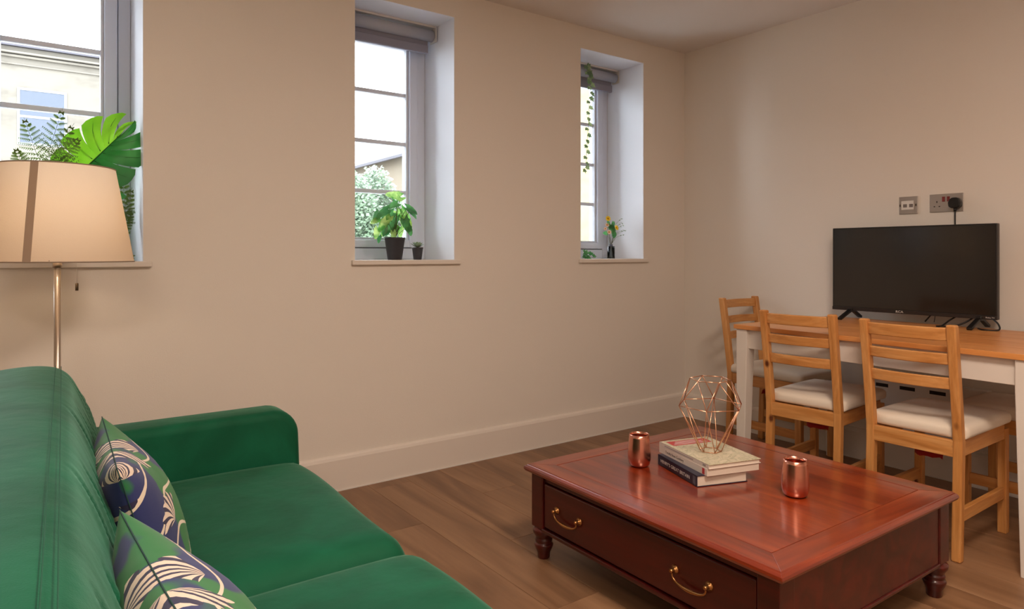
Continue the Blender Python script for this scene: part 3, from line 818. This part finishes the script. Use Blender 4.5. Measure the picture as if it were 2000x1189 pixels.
# twin socket
sk = empty('double_socket', (0, -1.5765, 1.324), 0, 'brushed steel double wall socket with red rocker switches above the television', 'socket')
MB().box(-.0055, -.0002, -.073, .073, -.0435, .0435).build('face_plate', steel, sk, bevel=.0015)
for s in (.0105, -.0105):
    MB().box(-.0095, -.005, s-.006, s+.006, .006, .030).build('rocker_switch', red_pl, sk, bevel=.001)
for y in (.040,):
    for dy, dz, a, c in ((0, .006, .0022, .0045), (-.011, -.016, .0034, .0022), (.011, -.016, .0034, .0022)):
        MB().box(-.0058, -.0052, y+dy-a, y+dy+a, dz-c, dz+c).build('pin_hole', dark_slot, sk)
for s in (-.066, .066):
    MB().lathe([(.0032, 0), (.0028, .0012)], 12, M=frame3((-.0055, s, 0), (0, 1, 0), (0, 0, 1), (-1, 0, 0))).build('screw', steel, sk)
pl = empty('mains_plug', (-.0056, -1.620, 1.318), 0, 'black mains plug pushed into the right side of the double socket', 'plug')
poly = [(-.025, -.014), (-.027, .004), (-.021, .020), (-.010, .028), (.010, .028), (.021, .020), (.027, .004), (.025, -.014), (.014, -.023), (-.014, -.023)]
MB().prism(poly, 0, .028, M=frame3((0, 0, 0), (0, 1, 0), (0, 0, 1), (1, 0, 0)) @ Matrix.Diagonal((1, 1, -1, 1))).build('plug_body', black_pl, pl, bevel=.005, seg=3)
MB().lathe([(.006, -.038), (.0075, -.02)], 12, (-.014, 0)).build('cord_grip', black_pl, pl)
cable('mains_cable', [(-.020, -1.620, 1.283), (-.022, -1.621, 1.22), (-.022, -1.622, 1.12), (-.03, -1.60, .98), (-.045, -1.56, .84), (-.045, -1.50, .752)], .0034, 'black cable running down from the plug behind the television')
# aerial / data plate
dp = empty('data_outlet', (0, -1.4065, 1.322), 0, 'square brushed steel data outlet plate with white insert on the wall', 'outlet')
MB().box(-.0060, -.0002, -.0435, .0435, -.0435, .0435).build('face_plate', steel, dp, bevel=.0015)
MB().box(-.0078, -.0058, -.026, .032, -.022, .022).build('insert', white_pl, dp, bevel=.001)
for y in (-.014, .014):
    MB().box(-.0081, -.0076, y-.009, y+.009, -.010, .006).build('socket_port', plain('port_grey', srgb(120, 112, 108), .6) if 'port_grey' not in MATS else MATS['port_grey'], dp)
for s in (-.036, .038):
    MB().box(-.0068, -.0058, s-.0022, s+.0022, -.006, .006).build('screw_slot', dark_slot, dp)
cable('television_lead', [(-.09, -1.665, .80), (-.13, -1.640, .775), (-.17, -1.625, .752), (-.21, -1.62, .7495)], .0036, 'black lead curving down beneath the television beside the tallest chair post')
cable('television_lead', [(-.10, -1.735, .80), (-.13, -1.700, .768), (-.16, -1.66, .751), (-.20, -1.61, .749)], .0036, 'black lead sagging to the tabletop just left of the right television foot')
cable('television_lead', [(-.12, -1.795, .80), (-.15, -1.835, .775), (-.17, -1.843, .7495), (-.19, -1.79, .749), (-.15, -1.76, .749)], .0036, 'black lead looping on the tabletop right of the right television foot')
cable('aerial_lead', [(-.012, -1.53, .81), (-.012, -1.531, .78), (-.02, -1.53, .75)], .0018, 'thin grey lead dropping behind the table under the television', mat=gasket)

# ------------------------------------------------------------------ low panel heater under the table
ht = empty('panel_heater', (-.0, -1.50, .17), 0, 'white panel heater with dark top slots low on the wall beneath the table', 'heater')
MB().box(-.070, -.012, -.27, .25, .02, .290).build('body', white_pl, ht, bevel=.006)
for a, c in ((.175, .240), (.050, .125), (-.085, -.010)):
    MB().box(-.0712, -.060, a-.015, c-.02, .240, .257).build('air_slot', dark_slot, ht)
MB().box(-.019, 0, -.2, .2, .04, .2).build('wall_bracket', steel, ht)

# ------------------------------------------------------------------ plants
def leafmesh(L, Wd, fold=.25, droop=.3, n=6, tip=1.0, base=.0):
    """simple pointed leaf, midrib along +x, from the origin"""
    vs = []; fs = []
    for i in range(n+1):
        t = i/n; w = Wd/2*(math.sin(PI*min(1, t*1.0+base*(1-t)))**.7 if 0 < t < 1 else 0); x = L*t; z = -droop*L*t*t
        vs += [(x, w, z+fold*w), (x, 0, z), (x, -w, z+fold*w)]
    for i in range(n):
        a = 3*i; fs += [(a, a+3, a+4, a+1), (a+1, a+4, a+5, a+2)]
    return vs, fs
def heart_leaf(L, Wd, fold=.2, droop=.25, n=8):
    """heart shaped leaf with shallow side notches"""
    vs = []; fs = []
    for i in range(n+1):
        t = i/n
        w = Wd/2*(1-t)**.5*min(1, .62+t*1.6)*(1.0 if i % 2 == 0 or i > n-2 else .90)
        x = L*(t-.0); bx = -L*.16*(1-t)**3
        z = -droop*L*t*t
        vs += [(x+bx*1.6, w, z+fold*w), (x, 0, z), (x+bx*1.6, -w, z+fold*w)]
    for i in range(n):
        a = 3*i; fs += [(a, a+3, a+4, a+1), (a+1, a+4, a+5, a+2)]
    return vs, fs
def aim(p, d, roll=0, up=(0, 0, 1)):
    d = Vector(d).normalized(); u = Vector(up); y = u.cross(d)
    if y.length < 1e-4: y = Vector((0, 1, 0))
    y.normalize(); z = d.cross(y)
    return frame3(p, d, y, z) @ Matrix.Rotation(roll, 4, 'X')
def facing(p, d, nrm):
    """leaf frame: midrib along d, upper face towards nrm"""
    d = Vector(d).normalized(); n = Vector(nrm); n = (n-d*n.dot(d)).normalized(); y = n.cross(d)
    return frame3(p, d, y, n)
TOCAM = Vector((-.25, -.97, .05))

def big_monstera(parent, base, d, nrm, L, Wd):
    """large split leaf; petiole joins at base, midrib along d"""
    Mx = facing(base, d, nrm)
    nl = 6
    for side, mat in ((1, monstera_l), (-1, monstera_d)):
        b = MB(); G = 8
        ang0, ang1 = 158, 12                                # lobe directions from rear lobes round to the tip
        for k in range(nl):
            a0_ = math.radians(ang0+(ang1-ang0)*k/nl); a1_ = math.radians(ang0+(ang1-ang0)*(k+1)/nl)
            t0 = max(0, (k-1.2))/(nl-1.2)*.84; t1 = max(0, (k-.2))/(nl-1.2)*.84
            am = (a0_+a1_)/2
            R = [.70, .92, 1.04, 1.08, 1.0, .62][k]*Wd/2
            if k == nl-1: R = L*.40
            vs = []; m = 4
            for i in range(m+1):
                f = i/m
                rt_ = Vector((L*(t0+(t1-t0)*f), 0, 0))
                a = a0_+(a1_-a0_)*f
                for j in range(G+1):
                    q = j/G
                    gap = .0 if q < .42 else .115*((q-.42)/.58)**.5
                    ff = .5+(f-.5)*(1-gap)
                    a_ = a0_+(a1_-a0_)*ff
                    tt = t0+(t1-t0)*ff
                    rr = R*q*(1-.05*(2*f-1)**4*(1 if q > .6 else 0)-.02*(2*f-1)**2)
                    x = L*tt+rr*math.cos(a_-.30*q); y = side*rr*math.sin(a_-.30*q)
                    z = .16*rr*(1-q*.9)-.10*rr*q
                    vs.append((x, y, z+.006*math.sin(6*q)*(1-(2*f-1)**2)))
            fs = [(i*(G+1)+j, (i+1)*(G+1)+j, (i+1)*(G+1)+j+1, i*(G+1)+j+1) for i in range(m) for j in range(G)]
            b.add(vs, fs, True, Mx)
            mid = [Mx @ Vector((L*(t0+t1)/2+R*q*.85*math.cos(am-.30*q), side*R*q*.85*math.sin(am-.30*q), .16*R*q*(1-q*.9)-.10*R*q*q+.0015)) for q in (0.05, .25, .5, .75, 1)]
            MB().tube(mid, [.0016, .0014, .0011, .0008, .0004], 5).build('leaf_vein', vein_m, parent)
        b.build('leaf_half', mat, parent, weld=False, normals=False)
    MB().tube([Mx @ Vector((L*t, 0, .002)) for t in (0, .3, .6, .95)], [.0028, .0022, .0015, .0006], 6).build('midrib', vein_m, parent)

def frond(parent, pts, wid, mat, n=26, twist=.0, face=TOCAM):
    """lacy fern frond: curved rachis, side branches, each with fine needles"""
    P_ = [Vector(p) for p in pts]
    def at(t):
        s = t*(len(P_)-1); i = min(int(s), len(P_)-2); return P_[i].lerp(P_[i+1], s-i)
    b = MB(); b.tube([at(k/12) for k in range(13)], [.0013*(1-.6*k/12) for k in range(13)], 5)
    for k in range(n):
        t = .10+.90*k/n; p = at(t); d = (at(min(1, t+.03))-at(max(0, t-.03))).normalized()
        s = wid*math.sin(PI*min(1, (.12+t*.92)))**.7+.006
        for sg in (1, -1):
            side = d.cross(Vector(face)).normalized()*sg
            dr_ = (side+d*.55+Vector((0, random.uniform(-.25, .25), -.12))).normalized()
            e = p+dr_*s*random.uniform(.85, 1.1)
            nr = d.cross(side).normalized()
            m = 7
            for q in range(1, m+1):
                c = p.lerp(e, q/m); l = .013*(1-.55*q/m)
                for s2 in (1, -1):
                    v = (dr_*.75+d*s2*.8).normalized()*l; w_ = nr.cross(v).normalized()*.0017
                    b.add([c-w_, c+w_, c+v], [(0, 1, 2)])
            w_ = nr.cross(dr_).normalized()*.0008
            b.add([p-w_, p+w_, e], [(0, 1, 2)])
    b.build('frond', mat, parent, weld=False, normals=False)

# leafy arrangement in the left window
lp = empty('monstera_arrangement', (-3.43, .14, ZS), 0, 'large split monstera leaf with fern fronds in the left window behind the lamp', 'plant')
loc = lp.location
L_ = lambda x, y, z: (x-loc[0], y-loc[1], z-loc[2])
MB().lathe([(.045, 0), (.062, .11), (.058, .11), (.052, .10), (.0005, .10)], 28).build('pot', pot_m, lp)
MB().lathe([(.053, .09), (.0005, .102)], 24).build('soil', soil_m, lp)
big_monstera(lp, L_(-3.388, .10, 1.402), (.64, -.05, .77), (-.36, -.92, .14), .225, .285)
MB().tube([L_(-3.388, .10, 1.402), L_(-3.40, .13, 1.33), L_(-3.42, .14, 1.22), L_(-3.43, .14, 1.14)], [.0025, .003, .0035, .004], 8).build('petiole', stem_m, lp)
F_ = lambda *a: [L_(*p) for p in a]
for pts, w in ((F_((-3.43, .14, 1.14), (-3.47, .13, 1.32), (-3.535, .13, 1.45), (-3.575, .12, 1.585)), .055),
               (F_((-3.43, .14, 1.14), (-3.46, .13, 1.33), (-3.50, .12, 1.46), (-3.455, .10, 1.632)), .062),
               (F_((-3.43, .14, 1.14), (-3.47, .12, 1.30), (-3.50, .11, 1.42), (-3.42, .09, 1.575)), .060),
               (F_((-3.43, .14, 1.14), (-3.42, .10, 1.33), (-3.47, .09, 1.44), (-3.40, .08, 1.52)), .05),
               (F_((-3.43, .14, 1.14), (-3.52, .12, 1.30), (-3.57, .12, 1.38), (-3.60, .12, 1.47)), .045),
               (F_((-3.43, .14, 1.14), (-3.30, .14, 1.20), (-3.245, .13, 1.24), (-3.258, .12, 1.40)), .035),
               (F_((-3.43, .14, 1.14), (-3.31, .13, 1.17), (-3.25, .12, 1.20), (-3.225, .11, 1.345)), .034),
               (F_((-3.43, .14, 1.14), (-3.32, .12, 1.15), (-3.26, .12, 1.165), (-3.228, .12, 1.26)), .032),
               (F_((-3.43, .14, 1.14), (-3.34, .08, 1.10), (-3.28, .06, 1.075), (-3.225, .05, 1.066)), .020)):
    frond(lp, pts, w, fern_m, n=22)
for p, d, L1, W1 in (((-3.33, .10, 1.30), (.85, -.1, .1), .085, .06),):
    vs, fs = heart_leaf(L1, W1); MB().add(vs, fs, True, facing(L_(*p), d, TOCAM)).build('leaf', monstera_d, lp, normals=False)
# broad dusky leaf just inside the frame edge
dk = empty('potted_dark_plant', (-3.70, .16, ZS), 0, 'dusky green and mauve leaf plant at the far left edge of the left window', 'plant')
MB().lathe([(.04, 0), (.055, .10), (.05, .10), (.045, .09), (.0005, .09)], 24).build('pot', pot_m, dk)
for (px, py, pz), d, L1, W1 in (((-.02, .0, .20), (.45, -.1, .55), .16, .11), ((.005, -.01, .355), (.25, -.1, -1), .125, .115), ((-.05, 0, .2), (-.5, 0, .8), .16, .1)):
    vs, fs = heart_leaf(L1, W1); MB().add(vs, fs, True, facing((px, py, pz), d, TOCAM)).build('leaf', purple_m, dk, normals=False)
    MB().tube([(0, 0, .09), (px*.4, py*.4, .15), (px, py, pz)], .002, 6).build('stem', stem_m, dk)

# variegated plant in the middle window
vp = empty('variegated_plant', (-2.071, .115, ZS), 0, 'bushy variegated green plant in a charcoal pot on the middle window sill', 'plant')
MB().lathe([(.034, 0), (.036, .004), (.0495, .100), (.0515, .102), (.0515, .112), (.047, .112), (.046, .100), (.0005, .098)], 36).build('pot', pot_m, vp)
MB().lathe([(.045, .098), (.02, .104), (.0005, .105)], 20).build('soil', soil_m, vp)
leaves = [  # x, z of the leaf heart, direction (x,z), length, material
    (.012, .315, (-.9, .15), .075, 0), (.030, .300, (.55, .35), .038, 0), (-.045, .250, (-.8, -.5), .070, 1), (-.075, .235, (-.5, -.8), .060, 1),
    (-.010, .235, (-.75, -.45), .072, 1), (-.060, .195, (-.6, -.8), .068, 0), (-.085, .155, (-.35, -.9), .055, 0), (-.035, .180, (-.2, -1), .065, 1),
    (-.070, .120, (-.1, -1), .038, 1), (.005, .215, (-.3, -.9), .070, 1), (-.020, .140, (.1, -1), .050, 0), (-.035, .155, (-.6, -.7), .048, 0),
    (.035, .255, (.55, -.7), .080, 0), (.050, .262, (.95, -.35), .070, 1), (.060, .225, (.7, -.75), .072, 0), (.045, .205, (.3, -.95), .070, 1),
    (.085, .190, (.35, -.95), .060, 0), (.030, .165, (.15, -1), .058, 0), (.060, .165, (.5, -.8), .055, 1), (.020, .270, (-.4, .7), .045, 1), (-.03, .215, (-.5, -.7), .06, 0), (.05, .235, (.2, -.9), .06, 0), (-.075, .205, (-.9, -.4), .055, 0), (.075, .245, (.8, -.6), .055, 1), (.01, .185, (-.3, -.9), .055, 0), (-.055, .165, (-.2, -1), .05, 1), (.0, .28, (-.9, -.3), .06, 1), (.015, .245, (.4, -.6), .06, 0)]
for i, (x, z, (dx, dz), L1, mi) in enumerate(leaves):
    y = -.035+.07*((i*.618) % 1)
    vs, fs = heart_leaf(L1*1.0, L1*.80, .18, .25)
    n_ = (TOCAM+Vector((random.uniform(-.35, .35), 0, random.uniform(.0, .9)))).normalized()
    MB().add(vs, fs, True, facing((x, y, z), (dx, random.uniform(-.25, .2), dz), n_)).build('leaf', (vari_m, green_m)[mi], vp, normals=False)
    MB().tube([(.004*math.cos(i), .004*math.sin(i), .098), (x*.35, y*.4, .098+(z-.098)*.55), (x, y, z)], .0011, 5).build('stem', stem_m, vp)
# small succulent
sc_ = empty('succulent', (-1.952, .098, ZS), 0, 'tiny grey-green succulent in a small charcoal pot on the middle window sill', 'plant')
MB().lathe([(.020, 0), (.021, .003), (.0275, .055), (.0290, .057), (.0290, .063), (.026, .063), (.0255, .055), (.0005, .054)], 28).build('pot', pot_m, sc_)
MB().lathe([(.0255, .056), (.0005, .06)], 16).build('soil', soil_m, sc_)
for k in range(16):
    a = k*2.4; t = k/16; el = .15+1.2*(1-t)*0+.9*t
    vs, fs = leafmesh(.044-.018*t, .017, .5, -.35, 4)
    MB().add(vs, fs, True, aim((0, 0, .062), (math.cos(a)*math.cos(el), math.sin(a)*math.cos(el), math.sin(el)))).build('leaf', succ_m, sc_, normals=False)

# flowers in the right window
vz = empty('bud_vase', (-.520, .165, ZS), 0, 'clear glass vase with dark water holding the flowers in the right window', 'vase')
MB().lathe([(.010, .002), (.0120, .004), (.0125, .030), (.0105, .085), (.0120, .092), (.0105, .092), (.0095, .085), (.0110, .030), (.0005, .006)], 24).build('inner_tube', smoke, vz)
MB().lathe([(.022, 0), (.024, .003), (.024, .080), (.0232, .080), (.0232, .004), (.0005, .003)], 28).build('glass_jar', jar_glass, vz)
fw = empty('flower_posy', (-.520, .165, ZS+.07), 0, 'posy of yellow and pale pink flowers with green leaves in the glass vase', 'flowers')
def flower(p, n, r, mat, cen):
    Mx = facing(p, Vector(n).orthogonal(), n)
    o = None
    for k in range(9):
        vs, fs = leafmesh(r, r*.62, .1, -.25, 4)
        MB().add(vs, fs, True, Mx @ Matrix.Rotation(k*2*PI/9, 4, 'Z')).build('petal', mat, fw, normals=False)
    MB().lathe([(.0005, .006*r/.02), (r*.3, .003), (r*.34, 0)], 10, M=Mx, capt=False).build('flower_centre', cen, fw)
heads = [((-.047, -.02, .185), (-.3, -.9, .2), .019, yellow_m, orange_m), ((.027, -.02, .128), (.1, -.9, .3), .019, yellow_m, orange_m),
         ((-.044, -.01, .145), (-.4, -.8, .3), .015, pink_m, orange_m), ((-.036, -.02, .100), (-.4, -.8, 0), .016, pink_m, orange_m), ((-.05, 0, .122), (-.6, -.7, 0), .012, pink_m, orange_m)]
for p, n, r, m_, c_ in heads:
    flower(p, n, r, m_, c_); MB().tube([(0, 0, 0), (p[0]*.3, p[1]*.3, .05), p], .0009, 5).build('stem', stem_m, fw)
for p, d, L1 in (((-.005, -.01, .09), (-.45, -.2, 1), .075), ((-.002, -.015, .10), (-.1, -.2, 1), .075), ((.002, -.01, .07), (.25, -.1, 1), .07), ((-.012, -.01, .12), (-.7, -.1, .8), .05),
                 ((.0, 0, .13), (.6, 0, .7), .055), ((-.015, 0, .12), (-.2, 0, 1), .06), ((-.02, 0, .09), (-.9, 0, .1), .05), ((.012, -.01, .06), (.3, -.1, .9), .05), ((-.008, -.02, .085), (0, -.2, 1), .06)):
    vs, fs = leafmesh(L1, .026, .2, .1, 6); MB().add(vs, fs, True, facing(p, d, TOCAM)).build('leaf', green_m, fw, normals=False)
for k, (ex, ez) in enumerate(((.085, .165), (.095, .150), (.100, .118), (.080, .190), (.095, .085), (.115, .112))):
    MB().tube([(0, 0, .02), (ex*.4, -.01, ez*.8), (ex, -.01, ez)], .0007, 4).build('sprig', stem_m, fw)
    for q in (.75, 1.0):
        vs, fs = leafmesh(.014, .006, .2, .1, 4); MB().add(vs, fs, True, facing((ex*q, -.01, ez*(.8+.2*q)-.003), (.8, -.1, -.5+.2*k), TOCAM)).build('leaf', succ_m, fw, normals=False)
# ivy hanging from the blind
def ivy_leaf(s):
    pts = [(0, 0), (.1, .42), (.38, .30), (.5, .5), (.66, .2), (1, 0)]
    vs = [(x*s, y*s, .12*abs(y)*s) for x, y in pts]+[(x*s, -y*s, .12*abs(y)*s) for x, y in pts[1:-1]]+[(.45*s, 0, 0)]
    c = len(vs)-1; ringi = [0, 1, 2, 3, 4, 5, 9, 8, 7, 6]
    return vs, [(ringi[i], ringi[(i+1) % 10], c) for i in range(10)]
iv = empty('ivy_garland', (-.72, .20, 2.28), 0, 'thin trailing ivy hanging down the right window from the blind', 'plant')
ipts = [(-.02, -.045, -.02), (-.005, -.05, -.08), (.012, -.05, -.15), (.002, -.045, -.26), (.0, -.04, -.38), (-.012, -.04, -.50), (-.02, -.04, -.62), (-.025, -.04, -.70)]
MB().tube(ipts, .0012, 5).build('vine', stem_m, iv)
def iat(t):
    s = t*(len(ipts)-1); i = min(int(s), len(ipts)-2); return Vector(ipts[i]).lerp(Vector(ipts[i+1]), s-i)
for k in range(26):
    t = (k/26)**1.15; p = iat(t); a = k*2.4
    vs, fs = ivy_leaf(.042 if k < 12 else .036); MB().add(vs, fs, True, facing(p, (math.cos(a), -.2, -.5), TOCAM+Vector((random.uniform(-.5, .5), 0, .3)))).build('leaf', ivy_m, iv, normals=False)
i2 = empty('ivy_sprig', (-.700, .17, ZS), 0, 'small green ivy sprig lying on the right window sill', 'plant')
MB().tube([(-.06, 0, .004), (-.02, -.005, .016), (.03, 0, .008)], .0012, 5).build('vine', stem_m, i2)
for p, a, s in (((-.03, 0, .03), 2.2, .045), ((-.02, -.01, .03), .3, .04), ((-.04, -.01, .014), -.6, .045), ((.02, 0, .02), -.3, .036), ((-.03, 0, .012), 3.2, .04), ((-.05, -.01, .02), 1.4, .04)):
    vs, fs = ivy_leaf(s); MB().add(vs, fs, True, facing(p, (math.cos(a), -.1, math.sin(a)*.5), TOCAM+Vector((0, 0, .6)))).build('leaf', green_m, i2, normals=False)

# ------------------------------------------------------------------ outside
ZG = -3.2
tag(MB().box(-40, 40, .43, 60, ZG-.2, ZG).build('ground', ground_m), kind='structure')
# cream block straight opposite
A = empty('cream_block', (-5, 18, ZG), 0, 'cream rendered building with moulded cornice across the street', 'building'); H1 = 6.44-ZG
MB().box(-9, 4.5, 0, 8, 0, H1-.15).build('facade_wall', fac1, A)
MB().box(-9, 4.6, -.14, 8.1, H1-.15, H1).build('coping', roof_m, A)
for z, d, h in ((6.13, .16, .05), (6.05, .10, .06), (5.86, .05, .04)):
    MB().box(-9, 4.55, -d, 0, z-ZG-h/2, z-ZG+h/2).build('cornice', fac1, A, bevel=.01)
def far_window(par, x0, x1, z0, z1, y=-.02, cur=True):
    f = MB(); t = .06
    f.box(x0, x0+t, y, .02, z0, z1); f.box(x1-t, x1, y, .02, z0, z1); f.box(x0+t, x1-t, y, .02, z1-t, z1); f.box(x0+t, x1-t, y, .02, z0, z0+t); f.box(x0+t, x1-t, y, .02, (z0+z1)/2-.03, (z0+z1)/2+.03)
    w = f.build('window', far_frame, par, weld=False)
    MB().box(x0+t, x1-t, -.004, .0, z0+t, z1-t).build('pane', ext_glass, w)
    b = MB(); n = 14; vs = []
    for k in range(n+1):
        xx = x0+t+(x1-x0-2*t)*k/n; vs += [(xx, -.012-.006*math.sin(k*2.3), z0+t), (xx, -.012-.006*math.sin(k*2.3), z1-t)]
    b.add(vs, [(2*k, 2*k+2, 2*k+3, 2*k+1) for k in range(n)], True).build('net_curtain', curtain_m, w, normals=False)
for x in (-3.4, 1.26, -1.1-5):
    far_window(A, x, x+1.05, 3.85-ZG, 5.29-ZG); far_window(A, x, x+1.05, .6-ZG, 2.1-ZG)
# house gable side seen through the middle window
B = empty('buff_house', (8, 17, ZG), 0, 'buff house with grey slate roof beyond the middle window', 'building'); HE = 4.80-ZG
MB().box(0, 7, -6, 9, 0, HE).build('facade_wall', fac2, B)
b = MB(); vs = []
for y in (-6.4, 9.4): vs += [(-.35, y, HE-.1), (3.5, y, HE+1.6), (7.35, y, HE-.1), (-.35, y, HE-.02), (3.5, y, HE+1.7), (7.35, y, HE-.02)]
b.add(vs, [(0, 1, 4, 3), (1, 2, 5, 4), (6, 9, 10, 7), (7, 10, 11, 8), (3, 4, 10, 9), (4, 5, 11, 10), (0, 6, 7, 1), (1, 7, 8, 2), (0, 3, 9, 6), (2, 8, 11, 5)])
b.build('roof', roof_m, B)
MB().box(-.42, -.33, -6.4, 9.4, HE-.12, HE-.02).build('gutter', roof_m, B)
# yellow block seen through the right window
D_ = empty('yellow_block', (5.2, 6.6, ZG), 0, 'pale yellow sunlit building close beyond the right window', 'building')
MB().box(0, 5, 0, 3.4, 0, 9.5).build('facade_wall', fac3, D_)
MB().box(-.1, 5.1, -.1, 3.5, 9.5, 9.7).build('coping', roof_m, D_)
def tree(name, x, y, z0, zc, rx, rz, n, mat, label):
    t = empty(name, (x, y, z0), 0, label, 'tree')
    MB().tube([(0, 0, 0), (.05, 0, (zc-z0)*.5), (0, .05, zc-z0)], [.16, .12, .05], 8).build('trunk', bark_m, t)
    b = MB()
    for k in range(n):
        while True:
            p = Vector((random.uniform(-1, 1), random.uniform(-1, 1), random.uniform(-1, 1)))
            if .35 < p.length < 1+.12*math.sin(7*p.x+5*p.z): break
        c = Vector((p.x*rx, p.y*rx, zc-z0+p.z*rz)); s = random.uniform(.05, .10)
        d = Vector((random.uniform(-1, 1), random.uniform(-1, 1), random.uniform(-.6, .3))).normalized(); u = d.orthogonal().normalized()*s*.45
        b.add([c, c+d*s*.5+u, c+d*s, c+d*s*.5-u], [(0, 1, 2, 3)])
    o = b.build('crown', mat, t, weld=False, normals=False); o['kind'] = 'stuff'
tree('street_tree', 1.95, 10.0, ZG, 1.15, .95, 1.75, 22000, tree_m, 'pale green leafy tree seen through the middle window')
tree('garden_tree', 5.0, 5.3, ZG, -.1, .9, 1.9, 6000, bush_m, 'yellow green garden tree low outside the right window')
